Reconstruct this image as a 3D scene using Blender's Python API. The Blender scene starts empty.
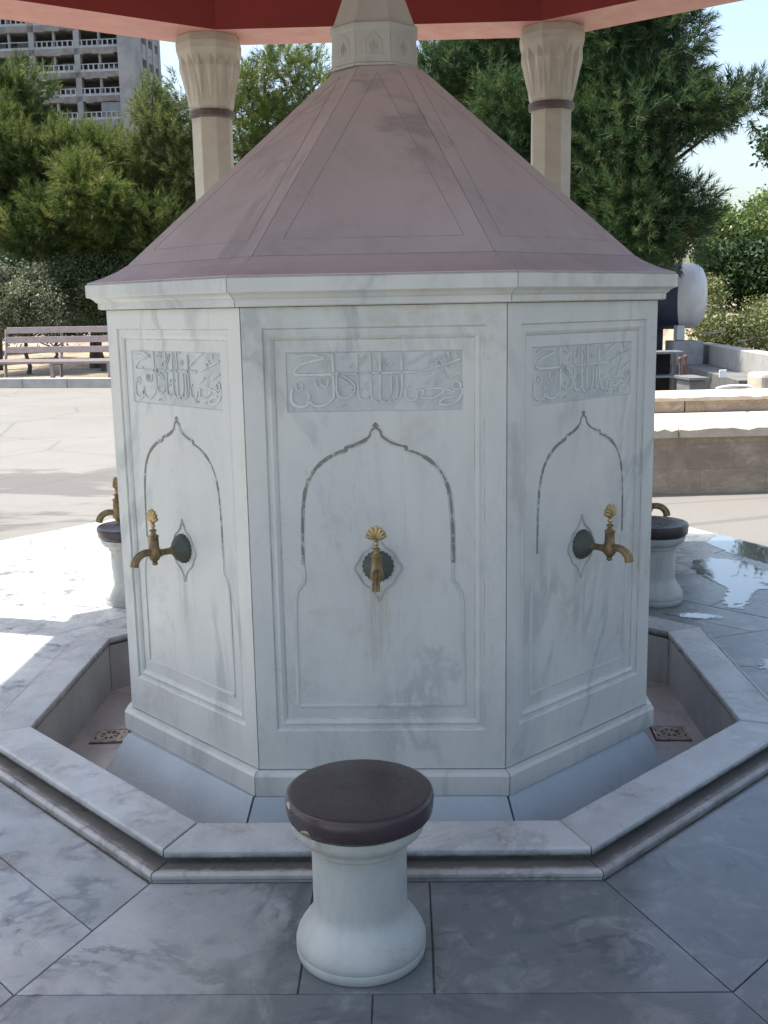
import bpy, bmesh, math, random
import numpy as np
from mathutils import Vector, Matrix
PI = math.pi
R = math.radians
rng = np.random.default_rng(7)
random.seed(7)
scene = bpy.context.scene
COL = scene.collection.objects
T = math.tan(PI / 8)

# ------------------------------------------------------------------ camera
CAM = Vector((0.13962, -4.36171, 1.60879))
YAW, PITCH, ROLL, FPX = 0.0348, -0.18973, -0.018387, 1071.467
FWD = Vector((-math.sin(YAW) * math.cos(PITCH), math.cos(YAW) * math.cos(PITCH), math.sin(PITCH)))
_r = Vector((math.cos(YAW), math.sin(YAW), 0))
_u = _r.cross(FWD)
RT = math.cos(ROLL) * _r + math.sin(ROLL) * _u
UP = -math.sin(ROLL) * _r + math.cos(ROLL) * _u


def at(px, py, Y):
    """survey helper: the point of the photograph at distance Y behind the fountain axis"""
    q = FWD + (px - 384) / FPX * RT - (py - 512) / FPX * UP
    return CAM + q * ((Y - CAM.y) / q.y)


def build_camera():
    cd = bpy.data.cameras.new('camera')
    co = bpy.data.objects.new('camera', cd)
    COL.link(co)
    cd.sensor_fit = 'VERTICAL'
    cd.sensor_height = 24
    cd.lens = FPX * 24 / 1024
    cd.clip_start = 0.05
    cd.clip_end = 3000
    m = Matrix.Identity(4)
    for i in range(3):
        m[i][0], m[i][1], m[i][2], m[i][3] = RT[i], UP[i], -FWD[i], CAM[i]
    co.matrix_world = m
    scene.camera = co


build_camera()

# ------------------------------------------------------------------ node helpers


class NT:
    def __init__(self, mat):
        self.t = mat.node_tree
        self.n = self.t.nodes
        self.l = self.t.links

    def new(self, typ, **kw):
        nd = self.n.new(typ)
        for k, v in kw.items():
            if k.startswith('i_'):
                nd.inputs[k[2:].replace('_', ' ')].default_value = v
            else:
                setattr(nd, k, v)
        return nd

    def link(self, a, b):
        self.l.new(a, b)

    def math(self, op, a, b=None, clamp=False):
        nd = self.n.new('ShaderNodeMath')
        nd.operation = op
        nd.use_clamp = clamp
        for i, v in enumerate((a, b)):
            if v is None:
                continue
            if isinstance(v, (int, float)):
                nd.inputs[i].default_value = v
            else:
                self.link(v, nd.inputs[i])
        return nd.outputs[0]

    def mix(self, fac, a, b):
        nd = self.n.new('ShaderNodeMix')
        nd.data_type = 'RGBA'
        for sock, v in ((nd.inputs[0], fac), (nd.inputs[6], a), (nd.inputs[7], b)):
            if isinstance(v, (int, float)):
                sock.default_value = v
            elif isinstance(v, tuple):
                sock.default_value = (v[0], v[1], v[2], 1)
            else:
                self.link(v, sock)
        return nd.outputs[2]

    def noise(self, vec, scale, detail=4, rough=.55, dist=0.0):
        nd = self.n.new('ShaderNodeTexNoise')
        nd.inputs['Scale'].default_value = scale
        nd.inputs['Detail'].default_value = detail
        nd.inputs['Roughness'].default_value = rough
        nd.inputs['Distortion'].default_value = dist
        self.link(vec, nd.inputs['Vector'])
        return nd.outputs[0]

    def ramp(self, val, a, b, lo=0.0, hi=1.0):
        nd = self.n.new('ShaderNodeMapRange')
        nd.interpolation_type = 'SMOOTHSTEP'
        for i, v in enumerate((a, b, lo, hi)):
            nd.inputs[i + 1].default_value = v
        self.link(val, nd.inputs[0])
        return nd.outputs[0]

    def coords(self, scale=(1, 1, 1), rot=(0, 0, 0), island=False, objrand=True, world=False):
        if world:
            src = self.n.new('ShaderNodeNewGeometry').outputs['Position']
        else:
            src = self.n.new('ShaderNodeTexCoord').outputs['Object']
        mp = self.n.new('ShaderNodeMapping')
        mp.inputs['Scale'].default_value = scale
        mp.inputs['Rotation'].default_value = rot
        self.link(src, mp.inputs['Vector'])
        out = mp.outputs[0]
        offs = []
        if island:
            offs.append(self.n.new('ShaderNodeNewGeometry').outputs['Random Per Island'])
        if objrand:
            offs.append(self.n.new('ShaderNodeObjectInfo').outputs['Random'])
        for i, o in enumerate(offs):
            cb = self.n.new('ShaderNodeCombineXYZ')
            self.link(self.math('MULTIPLY', o, 37.0), cb.inputs[0])
            self.link(self.math('MULTIPLY', o, 91.0), cb.inputs[1])
            self.link(self.math('MULTIPLY', o, 13.0), cb.inputs[2])
            va = self.n.new('ShaderNodeVectorMath')
            va.operation = 'ADD'
            self.link(out, va.inputs[0])
            self.link(cb.outputs[0], va.inputs[1])
            out = va.outputs[0]
        return out


def new_mat(name):
    m = bpy.data.materials.new(name)
    m.use_nodes = True
    nt = NT(m)
    b = m.node_tree.nodes['Principled BSDF']
    return m, nt, b


def put(nt, sock, v):
    if isinstance(v, (int, float)):
        sock.default_value = v
    elif isinstance(v, tuple):
        sock.default_value = (v[0], v[1], v[2], 1)
    else:
        nt.link(v, sock)


def bump(nt, b, h, strength=.3, dist=.01):
    bp = nt.new('ShaderNodeBump')
    bp.inputs['Strength'].default_value = strength
    bp.inputs['Distance'].default_value = dist
    nt.link(h, bp.inputs['Height'])
    nt.link(bp.outputs[0], b.inputs['Normal'])


def marble(name, base, cloud, vein, vein_amt=.6, scale=1.0, rough=(.3, .55), dirt=(.34, .28, .22), dirt_amt=.35,
           island=False, dirt_scale=3.0, spec=.5, tone=.0, rot=(.15, .75, .3), wet_shade=False, drip=False, edge=None):
    m, nt, b = new_mat(name)
    v = nt.coords(scale=(1.25, 1.25, .5), rot=rot, island=island)
    n1 = nt.noise(v, 1.3 * scale, 6, .6, .8)
    c = nt.mix(nt.ramp(n1, .38, .68), base, cloud)
    # veins: thin lines where a distorted noise crosses its middle value
    n2 = nt.noise(v, 1.1 * scale, 7, .62, 1.6)
    vv = nt.math('ABSOLUTE', nt.math('SUBTRACT', n2, .5))
    vm = nt.math('SUBTRACT', 1.0, nt.ramp(vv, .0, .045))
    n3 = nt.noise(v, 2.7 * scale, 3, .5)
    vm = nt.math('MULTIPLY', vm, nt.ramp(n3, .42, .66))
    n4 = nt.noise(v, 3.4 * scale, 8, .65, 2.2)
    vv2 = nt.math('SUBTRACT', 1.0, nt.ramp(nt.math('ABSOLUTE', nt.math('SUBTRACT', n4, .52)), .0, .02))
    vm2 = nt.math('MULTIPLY', nt.math('MULTIPLY', vv2, nt.ramp(n1, .45, .62)), .45)
    vt = nt.math('MULTIPLY', nt.math('MAXIMUM', vm, vm2), vein_amt, True)
    c = nt.mix(vt, c, vein)
    # weathering stains
    vd = nt.coords(island=False)
    d1 = nt.noise(vd, dirt_scale, 8, .68, .6)
    d2 = nt.noise(vd, dirt_scale * 7, 5, .6)
    dm = nt.math('MULTIPLY', nt.ramp(d1, .5, .74), nt.ramp(d2, .3, .65))
    c = nt.mix(nt.math('MULTIPLY', dm, dirt_amt), c, dirt)
    if edge:
        # black algae and dirt settled along one edge of the block
        s4 = nt.new('ShaderNodeSeparateXYZ')
        nt.link(nt.coords(objrand=False), s4.inputs[0])
        en = nt.noise(nt.coords(objrand=True), 13, 6, .7, .5)
        en2 = nt.math('MULTIPLY', nt.math('SUBTRACT', en, .5), edge[3])
        em = nt.ramp(nt.math('ADD', nt.math('MULTIPLY', s4.outputs[edge[0]], 1.0), en2), edge[1], edge[2])
        c = nt.mix(nt.math('MULTIPLY', em, .8), c, (.06, .055, .048))
    if drip:
        # rusty drip marks under the tap
        tcx = nt.coords(objrand=False)
        s3 = nt.new('ShaderNodeSeparateXYZ')
        nt.link(tcx, s3.inputs[0])
        ax = nt.math('ABSOLUTE', s3.outputs[0])
        side = nt.ramp(ax, .075, .012)
        zz = nt.math('MULTIPLY', nt.ramp(s3.outputs[2], .735, .70), nt.ramp(s3.outputs[2], .30, .60))
        st = nt.noise(nt.coords(objrand=True, scale=(1, 1, .06)), 42, 4, .6)
        dk = nt.math('MULTIPLY', nt.math('MULTIPLY', side, zz), nt.ramp(st, .42, .62))
        c = nt.mix(nt.math('MULTIPLY', dk, .42), c, (.30, .25, .18))
        # thin lime and dirt runs down the whole face
        run = nt.noise(nt.coords(objrand=True, scale=(1, 1, .035)), 30, 5, .65)
        c = nt.mix(nt.math('MULTIPLY', nt.ramp(run, .60, .74), .22), c, (.30, .27, .22))
    sp = nt.noise(vd, 95, 3, .6)
    c = nt.mix(nt.math('MULTIPLY', nt.ramp(sp, .6, .75), .18), c, dirt)
    if tone:
        if island:
            rnd = nt.n.new('ShaderNodeNewGeometry').outputs['Random Per Island']
        else:
            rnd = nt.n.new('ShaderNodeObjectInfo').outputs['Random']
        hs = nt.new('ShaderNodeHueSaturation')
        nt.link(c, hs.inputs['Color'])
        nt.link(nt.ramp(rnd, 0, 1, 1 - tone, 1 + tone * .5), hs.inputs['Value'])
        c = hs.outputs[0]
    rr = nt.noise(vd, 5.5, 6, .65, .5)
    rg = nt.ramp(rr, .3, .7, rough[0], rough[1])
    if wet_shade:
        # standing damp and painted-in shade: darker, glossier stone, mostly on the right hand and front slabs
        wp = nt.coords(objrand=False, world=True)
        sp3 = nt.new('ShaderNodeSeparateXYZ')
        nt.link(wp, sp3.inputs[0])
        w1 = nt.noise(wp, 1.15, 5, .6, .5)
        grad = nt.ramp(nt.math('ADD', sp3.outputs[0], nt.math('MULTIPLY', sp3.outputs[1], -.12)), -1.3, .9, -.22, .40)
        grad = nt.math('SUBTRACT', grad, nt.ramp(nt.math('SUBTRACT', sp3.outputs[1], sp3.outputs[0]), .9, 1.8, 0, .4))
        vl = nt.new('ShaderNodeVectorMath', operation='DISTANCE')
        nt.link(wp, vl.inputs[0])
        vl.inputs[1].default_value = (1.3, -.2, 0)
        roof_shadow = nt.ramp(nt.math('ADD', vl.outputs['Value'], nt.math('MULTIPLY', w1, .5)), 3.75, 3.35)  # rough outline of the shadow the pavilion roof casts
        wm = nt.math('MULTIPLY', nt.ramp(nt.math('ADD', w1, grad), .50, .60), roof_shadow)
        # sun and shade in the tone: paler sunny corner, darker inside the roof's shadow
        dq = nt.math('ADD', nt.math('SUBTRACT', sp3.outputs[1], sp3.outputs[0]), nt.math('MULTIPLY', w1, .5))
        c = nt.mix(nt.math('MULTIPLY', nt.ramp(dq, 2.5, 1.5, 0.0, .36), roof_shadow), c, (.075, .09, .098))
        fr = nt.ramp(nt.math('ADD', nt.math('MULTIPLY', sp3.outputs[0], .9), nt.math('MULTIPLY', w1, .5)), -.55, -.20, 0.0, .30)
        fr = nt.math('MULTIPLY', nt.math('MULTIPLY', fr, roof_shadow), nt.ramp(sp3.outputs[1], -1.1, -1.5))
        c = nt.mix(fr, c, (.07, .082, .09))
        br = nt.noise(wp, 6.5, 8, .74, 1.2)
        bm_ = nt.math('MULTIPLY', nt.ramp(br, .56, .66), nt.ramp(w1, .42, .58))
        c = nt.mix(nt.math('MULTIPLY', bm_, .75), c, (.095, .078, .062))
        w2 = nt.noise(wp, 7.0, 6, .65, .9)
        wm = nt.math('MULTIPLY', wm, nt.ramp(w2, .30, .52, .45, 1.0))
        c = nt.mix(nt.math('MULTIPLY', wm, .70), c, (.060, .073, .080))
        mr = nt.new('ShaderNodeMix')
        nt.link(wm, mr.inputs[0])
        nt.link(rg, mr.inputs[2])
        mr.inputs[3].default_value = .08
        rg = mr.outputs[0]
    put(nt, b.inputs['Base Color'], c)
    put(nt, b.inputs['Roughness'], rg)
    b.inputs['Specular IOR Level'].default_value = spec
    bump(nt, b, nt.math('ADD', nt.math('MULTIPLY', d2, .6), nt.noise(vd, 140, 3, .6)), .12, .004)
    return m


def plain(name, col, col2=None, scale=8, rough=.6, metal=0.0, bumpy=.15, bscale=60, detail=6, spec=.5, world=False, stretch=(1, 1, 1), lo=.35, hi=.68, island=0.0):
    m, nt, b = new_mat(name)
    v = nt.coords(scale=stretch, world=world)
    if col2:
        n = nt.noise(v, scale, detail, .62, .4)
        c = nt.mix(nt.ramp(n, lo, hi), col, col2)
    else:
        c = None
    if island:
        hs = nt.new('ShaderNodeHueSaturation')
        if c is None:
            hs.inputs['Color'].default_value = (*col, 1)
        else:
            nt.link(c, hs.inputs['Color'])
        rnd = nt.n.new('ShaderNodeNewGeometry').outputs['Random Per Island']
        nt.link(nt.ramp(rnd, 0, 1, 1 - island, 1 + island), hs.inputs['Value'])
        c = hs.outputs[0]
    put(nt, b.inputs['Base Color'], c if c is not None else col)
    rn = nt.noise(v, scale * 2.3, 4, .6)
    put(nt, b.inputs['Roughness'], nt.ramp(rn, .3, .7, max(rough - .1, .02), min(rough + .1, 1)))
    b.inputs['Metallic'].default_value = metal
    b.inputs['Specular IOR Level'].default_value = spec
    if bumpy:
        bump(nt, b, nt.noise(v, bscale, 5, .65), bumpy, .01)
    return m


def foliage(name, dark, mid, light, scale=.55, island=.3, rough=.55, trans=.25):
    m, nt, b = new_mat(name)
    v = nt.coords()
    n = nt.noise(v, scale, 3, .55)
    c = nt.mix(nt.ramp(n, .36, .62), dark, mid)
    n2 = nt.noise(v, scale * 4.2, 3, .55)
    c = nt.mix(nt.ramp(n2, .5, .72), c, light)
    hs = nt.new('ShaderNodeHueSaturation')
    nt.link(c, hs.inputs['Color'])
    rnd = nt.n.new('ShaderNodeNewGeometry').outputs['Random Per Island']
    nt.link(nt.ramp(rnd, 0, 1, 1 - island, 1 + island), hs.inputs['Value'])
    c = hs.outputs[0]
    put(nt, b.inputs['Base Color'], c)
    b.inputs['Roughness'].default_value = rough
    b.inputs['Specular IOR Level'].default_value = .35
    tr = nt.new('ShaderNodeBsdfTranslucent')
    nt.link(c, tr.inputs['Color'])
    mx = nt.new('ShaderNodeMixShader')
    mx.inputs[0].default_value = trans
    nt.link(b.outputs[0], mx.inputs[1])
    nt.link(tr.outputs[0], mx.inputs[2])
    nt.link(mx.outputs[0], m.node_tree.nodes['Material Output'].inputs['Surface'])
    return m


M = {}
M['marble'] = marble('white_marble', (.565, .56, .51), (.475, .485, .46), (.25, .27, .27), .5, .9, (.30, .55), (.33, .275, .205), .55, tone=.05, drip=True)
M['marble_letter'] = marble('lettering_marble', (.59, .595, .555), (.46, .48, .46), (.26, .28, .29), .4, 3.2, (.4, .6), (.34, .3, .25), .5, dirt_scale=9)
M['marble_field'] = marble('stained_marble', (.53, .54, .50), (.42, .44, .42), (.24, .26, .26), .5, 3.0, (.45, .65), (.30, .275, .235), .5, dirt_scale=9)
M['slab'] = marble('splash_marble', (.38, .425, .435), (.32, .365, .38), (.25, .29, .31), .3, .9, (.22, .45), (.4, .36, .3), .25)
M['kerb'] = marble('kerb_marble', (.445, .455, .445), (.34, .355, .35), (.22, .23, .23), .5, 1.4, (.08, .45), (.15, .12, .095), .95, dirt_scale=6, tone=.07, edge=(2, .058, .040, .03))
M['step'] = marble('step_marble', (.40, .395, .375), (.27, .265, .25), (.12, .12, .115), .5, 2.2, (.2, .5), (.055, .045, .036), 1.0, dirt_scale=9, tone=.06, edge=(1, -1.546, -1.522, .05))
M['floor'] = marble('floor_marble', (.53, .545, .53), (.40, .42, .42), (.15, .17, .18), .9, 1.3, (.14, .40), (.17, .135, .105), .75, island=True, dirt_scale=2.6, tone=.2, wet_shade=True)
M['lining'] = marble('basin_marble', (.42, .41, .39), (.33, .32, .31), (.2, .19, .18), .5, 1.6, (.35, .6), (.22, .17, .14), .6, dirt_scale=4, tone=.08)
M['basin_floor'] = marble('basin_floor_marble', (.48, .43, .41), (.38, .345, .33), (.22, .2, .19), .4, 1.6, (.3, .55), (.22, .18, .16), .55, dirt_scale=4, tone=.06)
M['roof'] = marble('rose_marble', (.47, .405, .385), (.41, .355, .34), (.25, .22, .215), .6, .8, (.5, .7), (.28, .23, .215), .45, dirt_scale=2.2, tone=.02, rot=(.2, .6, 1.2))
M['roof_skirt'] = marble('rose_skirt_marble', (.44, .37, .365), (.385, .325, .32), (.24, .205, .21), .4, .9, (.4, .6), (.27, .2, .2), .4, dirt_scale=3, tone=.03)
M['drum'] = marble('drum_limestone', (.40, .395, .355), (.34, .335, .30), (.35, .33, .3), .3, 2.0, (.5, .7), (.36, .31, .26), .45, dirt_scale=6)
M['stool_stone'] = marble('stool_marble', (.44, .45, .415), (.345, .365, .345), (.2, .21, .21), .3, 2.0, (.35, .55), (.20, .17, .13), .9, dirt_scale=3.6)
M['groove'] = plain('tarnished_inlay', (.18, .18, .155), (.40, .42, .40), 34, .75, lo=.48, hi=.63)
M['letter_shadow_grime'] = plain('shadow_grime_round_letters', (.12, .125, .115), (.31, .325, .31), 14, .75, lo=.44, hi=.66)
M['frame_grime'] = plain('grime_in_mouldings', (.30, .265, .21), (.46, .455, .42), 9, .8, lo=.44, hi=.62)
M['groove_pale'] = plain('pale_groove', (.33, .345, .335), (.43, .445, .43), 20, .7)
M['roof_line'] = plain('roof_joint', (.30, .27, .26), (.37, .345, .33), 12, .8)
M['grout'] = plain('dark_grout', (.055, .05, .045), (.12, .11, .1), 15, .85)
M['column'] = plain('cream_limestone', (.50, .47, .385), (.42, .395, .325), 5, .75, bumpy=.2, bscale=45)
M['ring'] = plain('dark_bronze_ring', (.10, .075, .065), (.15, .115, .1), 20, .55, .3)
M['beam'] = plain('red_beam_paint', (.21, .017, .013), (.18, .014, .011), 3, .5, bumpy=.05)
M['soffit'] = plain('bounce_lit_soffit', (.50, .235, .185), (.46, .215, .17), 4, .55, bumpy=.05)  # beam red with light from the ground mixed into the colour
M['ceiling'] = plain('red_ceiling_paint', (.46, .31, .27), (.43, .285, .25), 3, .6, bumpy=.05)
M['tile'] = plain('roof_tile', (.3, .12, .08), (.22, .09, .07), 6, .8)
M['wood'] = plain('dark_brown_lacquer', (.040, .027, .032), (.032, .022, .026), 5, .30, bumpy=.08, bscale=60)
M['chip'] = plain('bare_chipped_wood', (.42, .36, .28), (.3, .24, .18), 40, .8)
M['brass'] = plain('aged_brass', (.30, .215, .105), (.165, .125, .07), 34, .48, .7, bumpy=.2, bscale=90)
M['brass_bright'] = plain('worn_brass', (.50, .37, .18), (.33, .235, .115), 35, .42, .8, bumpy=.15, bscale=90)
M['patina'] = plain('green_patina_bronze', (.10, .095, .078), (.085, .118, .10), 45, .65, .3, bumpy=.4, bscale=120)
M['asphalt'] = None
M['limestone'] = None
M['bench'] = plain('faded_mauve_paint', (.29, .24, .235), (.235, .195, .19), 7, .65, bumpy=.1)
M['concrete'] = plain('shaded_concrete', (.15, .15, .14), (.10, .10, .095), 3, .85, bumpy=.3, bscale=30)  # darkened to hold the shade that falls on the ledge
M['concrete_pale'] = plain('pale_concrete', (.36, .355, .34), (.28, .275, .26), 4, .85, bumpy=.3, bscale=30)
M['kerb_concrete'] = plain('kerb_concrete', (.40, .385, .36), (.33, .32, .30), 4, .85)
M['bld_concrete'] = plain('weathered_tower_concrete', (.29, .29, .28), (.19, .19, .19), .25, .9, bumpy=0, detail=8)
M['bld_slab'] = plain('stained_floor_concrete', (.23, .215, .195), (.13, .12, .11), .5, .9, bumpy=0, detail=8)
M['bld_rail'] = plain('hazed_balcony_paint', (.33, .35, .36), (.25, .265, .275), .8, .8, bumpy=0)  # white toned down, distance haze put into the colour
M['bld_dark'] = plain('room_shade', (.075, .08, .085), (.11, .11, .115), .6, .9, bumpy=0)  # shade of the open rooms painted in, lifted for haze
M['tank'] = plain('white_tank_paint', (.60, .605, .60), (.50, .505, .50), 2.2, .45, bumpy=.04)
M['blue'] = plain('shade_sheet_navy', (.03, .042, .085), (.02, .026, .05), 4, .6)
M['rust'] = plain('rusty_pipe', (.17, .09, .055), (.10, .06, .042), 18, .8)
M['white'] = plain('white_enamel', (.72, .74, .75), (.66, .68, .7), 8, .4, bumpy=0)
M['steel'] = plain('grey_steel', (.20, .21, .22), (.15, .155, .165), 8, .5, .4)
M['drain'] = plain('rusted_drain', (.46, .41, .35), (.27, .21, .165), 22, .75)
M['black'] = plain('hole_shade_black', (.012, .011, .010), None, rough=.9, bumpy=0)
M['bark'] = plain('pine_bark', (.115, .085, .065), (.07, .052, .042), 9, .9, bumpy=.6, bscale=25, stretch=(1, 1, .3))
M['needle'] = foliage('pine_needles', (.050, .085, .020), (.12, .165, .038), (.26, .27, .085), .5, trans=.38)
M['needle_dark'] = foliage('dark_pine_needles', (.028, .064, .024), (.058, .105, .034), (.13, .165, .058), .7, trans=.32)
M['needle_pale'] = foliage('pale_pine_needles', (.085, .12, .036), (.14, .175, .055), (.23, .23, .09), .5, trans=.38)
M['leaf_olive'] = foliage('grey_green_leaves', (.12, .145, .08), (.19, .21, .125), (.29, .31, .21), 1.2)
M['leaf_green'] = foliage('green_leaves', (.08, .14, .035), (.15, .21, .06), (.27, .31, .14), .8)
M['leaf_dark'] = foliage('dark_leaves', (.022, .050, .016), (.035, .07, .022), (.06, .10, .03), 1.5)
M['leaf_mid'] = foliage('olive_green_leaves', (.05, .075, .028), (.085, .11, .045), (.16, .18, .09), 1.3)
M['leaf_dry'] = foliage('dry_scrub_leaves', (.09, .12, .035), (.16, .18, .06), (.27, .27, .13), 1.0)


def ground_mats():
    # sun-bleached asphalt with trails of water
    m, nt, b = new_mat('bleached_asphalt')
    v = nt.coords(objrand=False, world=True)
    n = nt.noise(v, .35, 6, .6)
    c = nt.mix(nt.ramp(n, .35, .65), (.158, .152, .138), (.182, .175, .16))
    f = nt.noise(v, 160, 3, .7)
    c = nt.mix(nt.ramp(f, .45, .7), c, (.135, .13, .12))
    vor = nt.new('ShaderNodeTexVoronoi')
    vor.feature = 'DISTANCE_TO_EDGE'
    vor.inputs['Scale'].default_value = .42
    nt.link(nt.coords(objrand=False, world=True, scale=(1, 1.3, 1)), vor.inputs['Vector'])
    ck = nt.math('SUBTRACT', 1.0, nt.ramp(nt.math('ADD', vor.outputs[0], nt.math('MULTIPLY', n, .02)), .012, .026))
    c = nt.mix(nt.math('MULTIPLY', ck, .45), c, (.07, .068, .062))
    pt = nt.noise(v, 1.7, 7, .7, .5)
    c = nt.mix(nt.math('MULTIPLY', nt.ramp(pt, .52, .66), .35), c, (.125, .12, .11))
    sep = nt.new('ShaderNodeSeparateXYZ')
    nt.link(v, sep.inputs[0])
    vs = nt.coords(scale=(.42, 1.15, 1), rot=(0, 0, .12), objrand=False, world=True)
    w = nt.noise(vs, .9, 6, .6, .7)
    wm = nt.ramp(w, .47, .53)
    lim = nt.math('MULTIPLY', nt.ramp(sep.outputs[1], 3.0, 4.2), nt.ramp(sep.outputs[1], 8.6, 7.0))
    lim = nt.math('MULTIPLY', lim, nt.ramp(sep.outputs[0], -.5, -1.6))
    wm = nt.math('MULTIPLY', wm, lim)
    c = nt.mix(nt.math('MULTIPLY', wm, .72), c, (.075, .07, .066))
    put(nt, b.inputs['Base Color'], c)
    b.inputs['Roughness'].default_value = .85
    bump(nt, b, f, .25, .005)
    M['asphalt'] = m
    # ochre limestone masonry
    m, nt, b = new_mat('ochre_limestone')
    v = nt.coords(scale=(1, 1, 1.6))
    n = nt.noise(v, 1.6, 8, .68, .8)
    c = nt.mix(nt.ramp(n, .34, .66), (.46, .375, .285), (.30, .24, .18))
    n2 = nt.noise(v, 5.5, 8, .7, .6)
    c = nt.mix(nt.ramp(n2, .52, .68), c, (.50, .42, .33))
    vo = nt.new('ShaderNodeTexBrick')
    vo.inputs['Scale'].default_value = 1.0
    vo.inputs['Brick Width'].default_value = .62
    vo.inputs['Row Height'].default_value = .235
    vo.inputs['Mortar Size'].default_value = .006
    vo.inputs['Color1'].default_value = (1, 1, 1, 1)
    vo.inputs['Color2'].default_value = (.72, .72, .72, 1)
    vo.inputs['Mortar'].default_value = (.55, .5, .45, 1)
    tc = nt.new('ShaderNodeTexCoord')
    mp = nt.new('ShaderNodeMapping')
    mp.inputs['Rotation'].default_value = (PI / 2, 0, 0)
    nt.link(tc.outputs['Object'], mp.inputs['Vector'])
    nt.link(mp.outputs[0], vo.inputs['Vector'])
    mm = nt.new('ShaderNodeMix')
    mm.data_type = 'RGBA'
    mm.blend_type = 'MULTIPLY'
    mm.inputs[0].default_value = .35
    nt.link(c, mm.inputs[6])
    nt.link(vo.outputs['Color'], mm.inputs[7])
    put(nt, b.inputs['Base Color'], mm.outputs[2])
    b.inputs['Roughness'].default_value = .9
    bump(nt, b, nt.math('ADD', n2, nt.noise(v, 30, 5, .7)), .7, .03)
    M['limestone'] = m
    m, nt, b = new_mat('dry_earth')
    v = nt.coords(objrand=False, world=True)
    n = nt.noise(v, 1.1, 7, .65)
    c = nt.mix(nt.ramp(n, .38, .64), (.33, .27, .19), (.17, .14, .095))
    put(nt, b.inputs['Base Color'], c)
    b.inputs['Roughness'].default_value = .95
    bump(nt, b, nt.noise(v, 9, 6, .7), .6, .05)
    M['earth'] = m
    m, nt, b = new_mat('still_water')
    b.inputs['Base Color'].default_value = (.14, .15, .155, 1)
    b.inputs['Roughness'].default_value = .03
    b.inputs['IOR'].default_value = 1.33
    b.inputs['Specular IOR Level'].default_value = .9
    b.inputs['Coat Weight'].default_value = 1
    b.inputs['Coat Roughness'].default_value = .02
    v = nt.coords(objrand=False, world=True)
    bump(nt, b, nt.noise(v, 14, 2, .5), .04, .01)
    # the film of water thins out unevenly towards the rim
    at_ = nt.new('ShaderNodeAttribute')
    at_.attribute_name = 'film'
    f1 = nt.noise(v, 22, 5, .65, .6)
    al = nt.math('MULTIPLY', nt.ramp(nt.math('ADD', at_.outputs['Fac'], nt.math('MULTIPLY', nt.math('SUBTRACT', f1, .5), 1.6)), .25, .55), nt.ramp(at_.outputs['Fac'], .0, .12))
    f2 = nt.noise(v, 4.0, 5, .6, .8)
    al = nt.math('MULTIPLY', al, nt.ramp(f2, .30, .38))
    nt.link(al, b.inputs['Alpha'])
    M['water'] = m
    M['cap'] = plain('limestone_coping', (.50, .44, .35), (.40, .35, .275), 4, .9, bumpy=.5, bscale=22)


ground_mats()

# ------------------------------------------------------------------ mesh helpers


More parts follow.
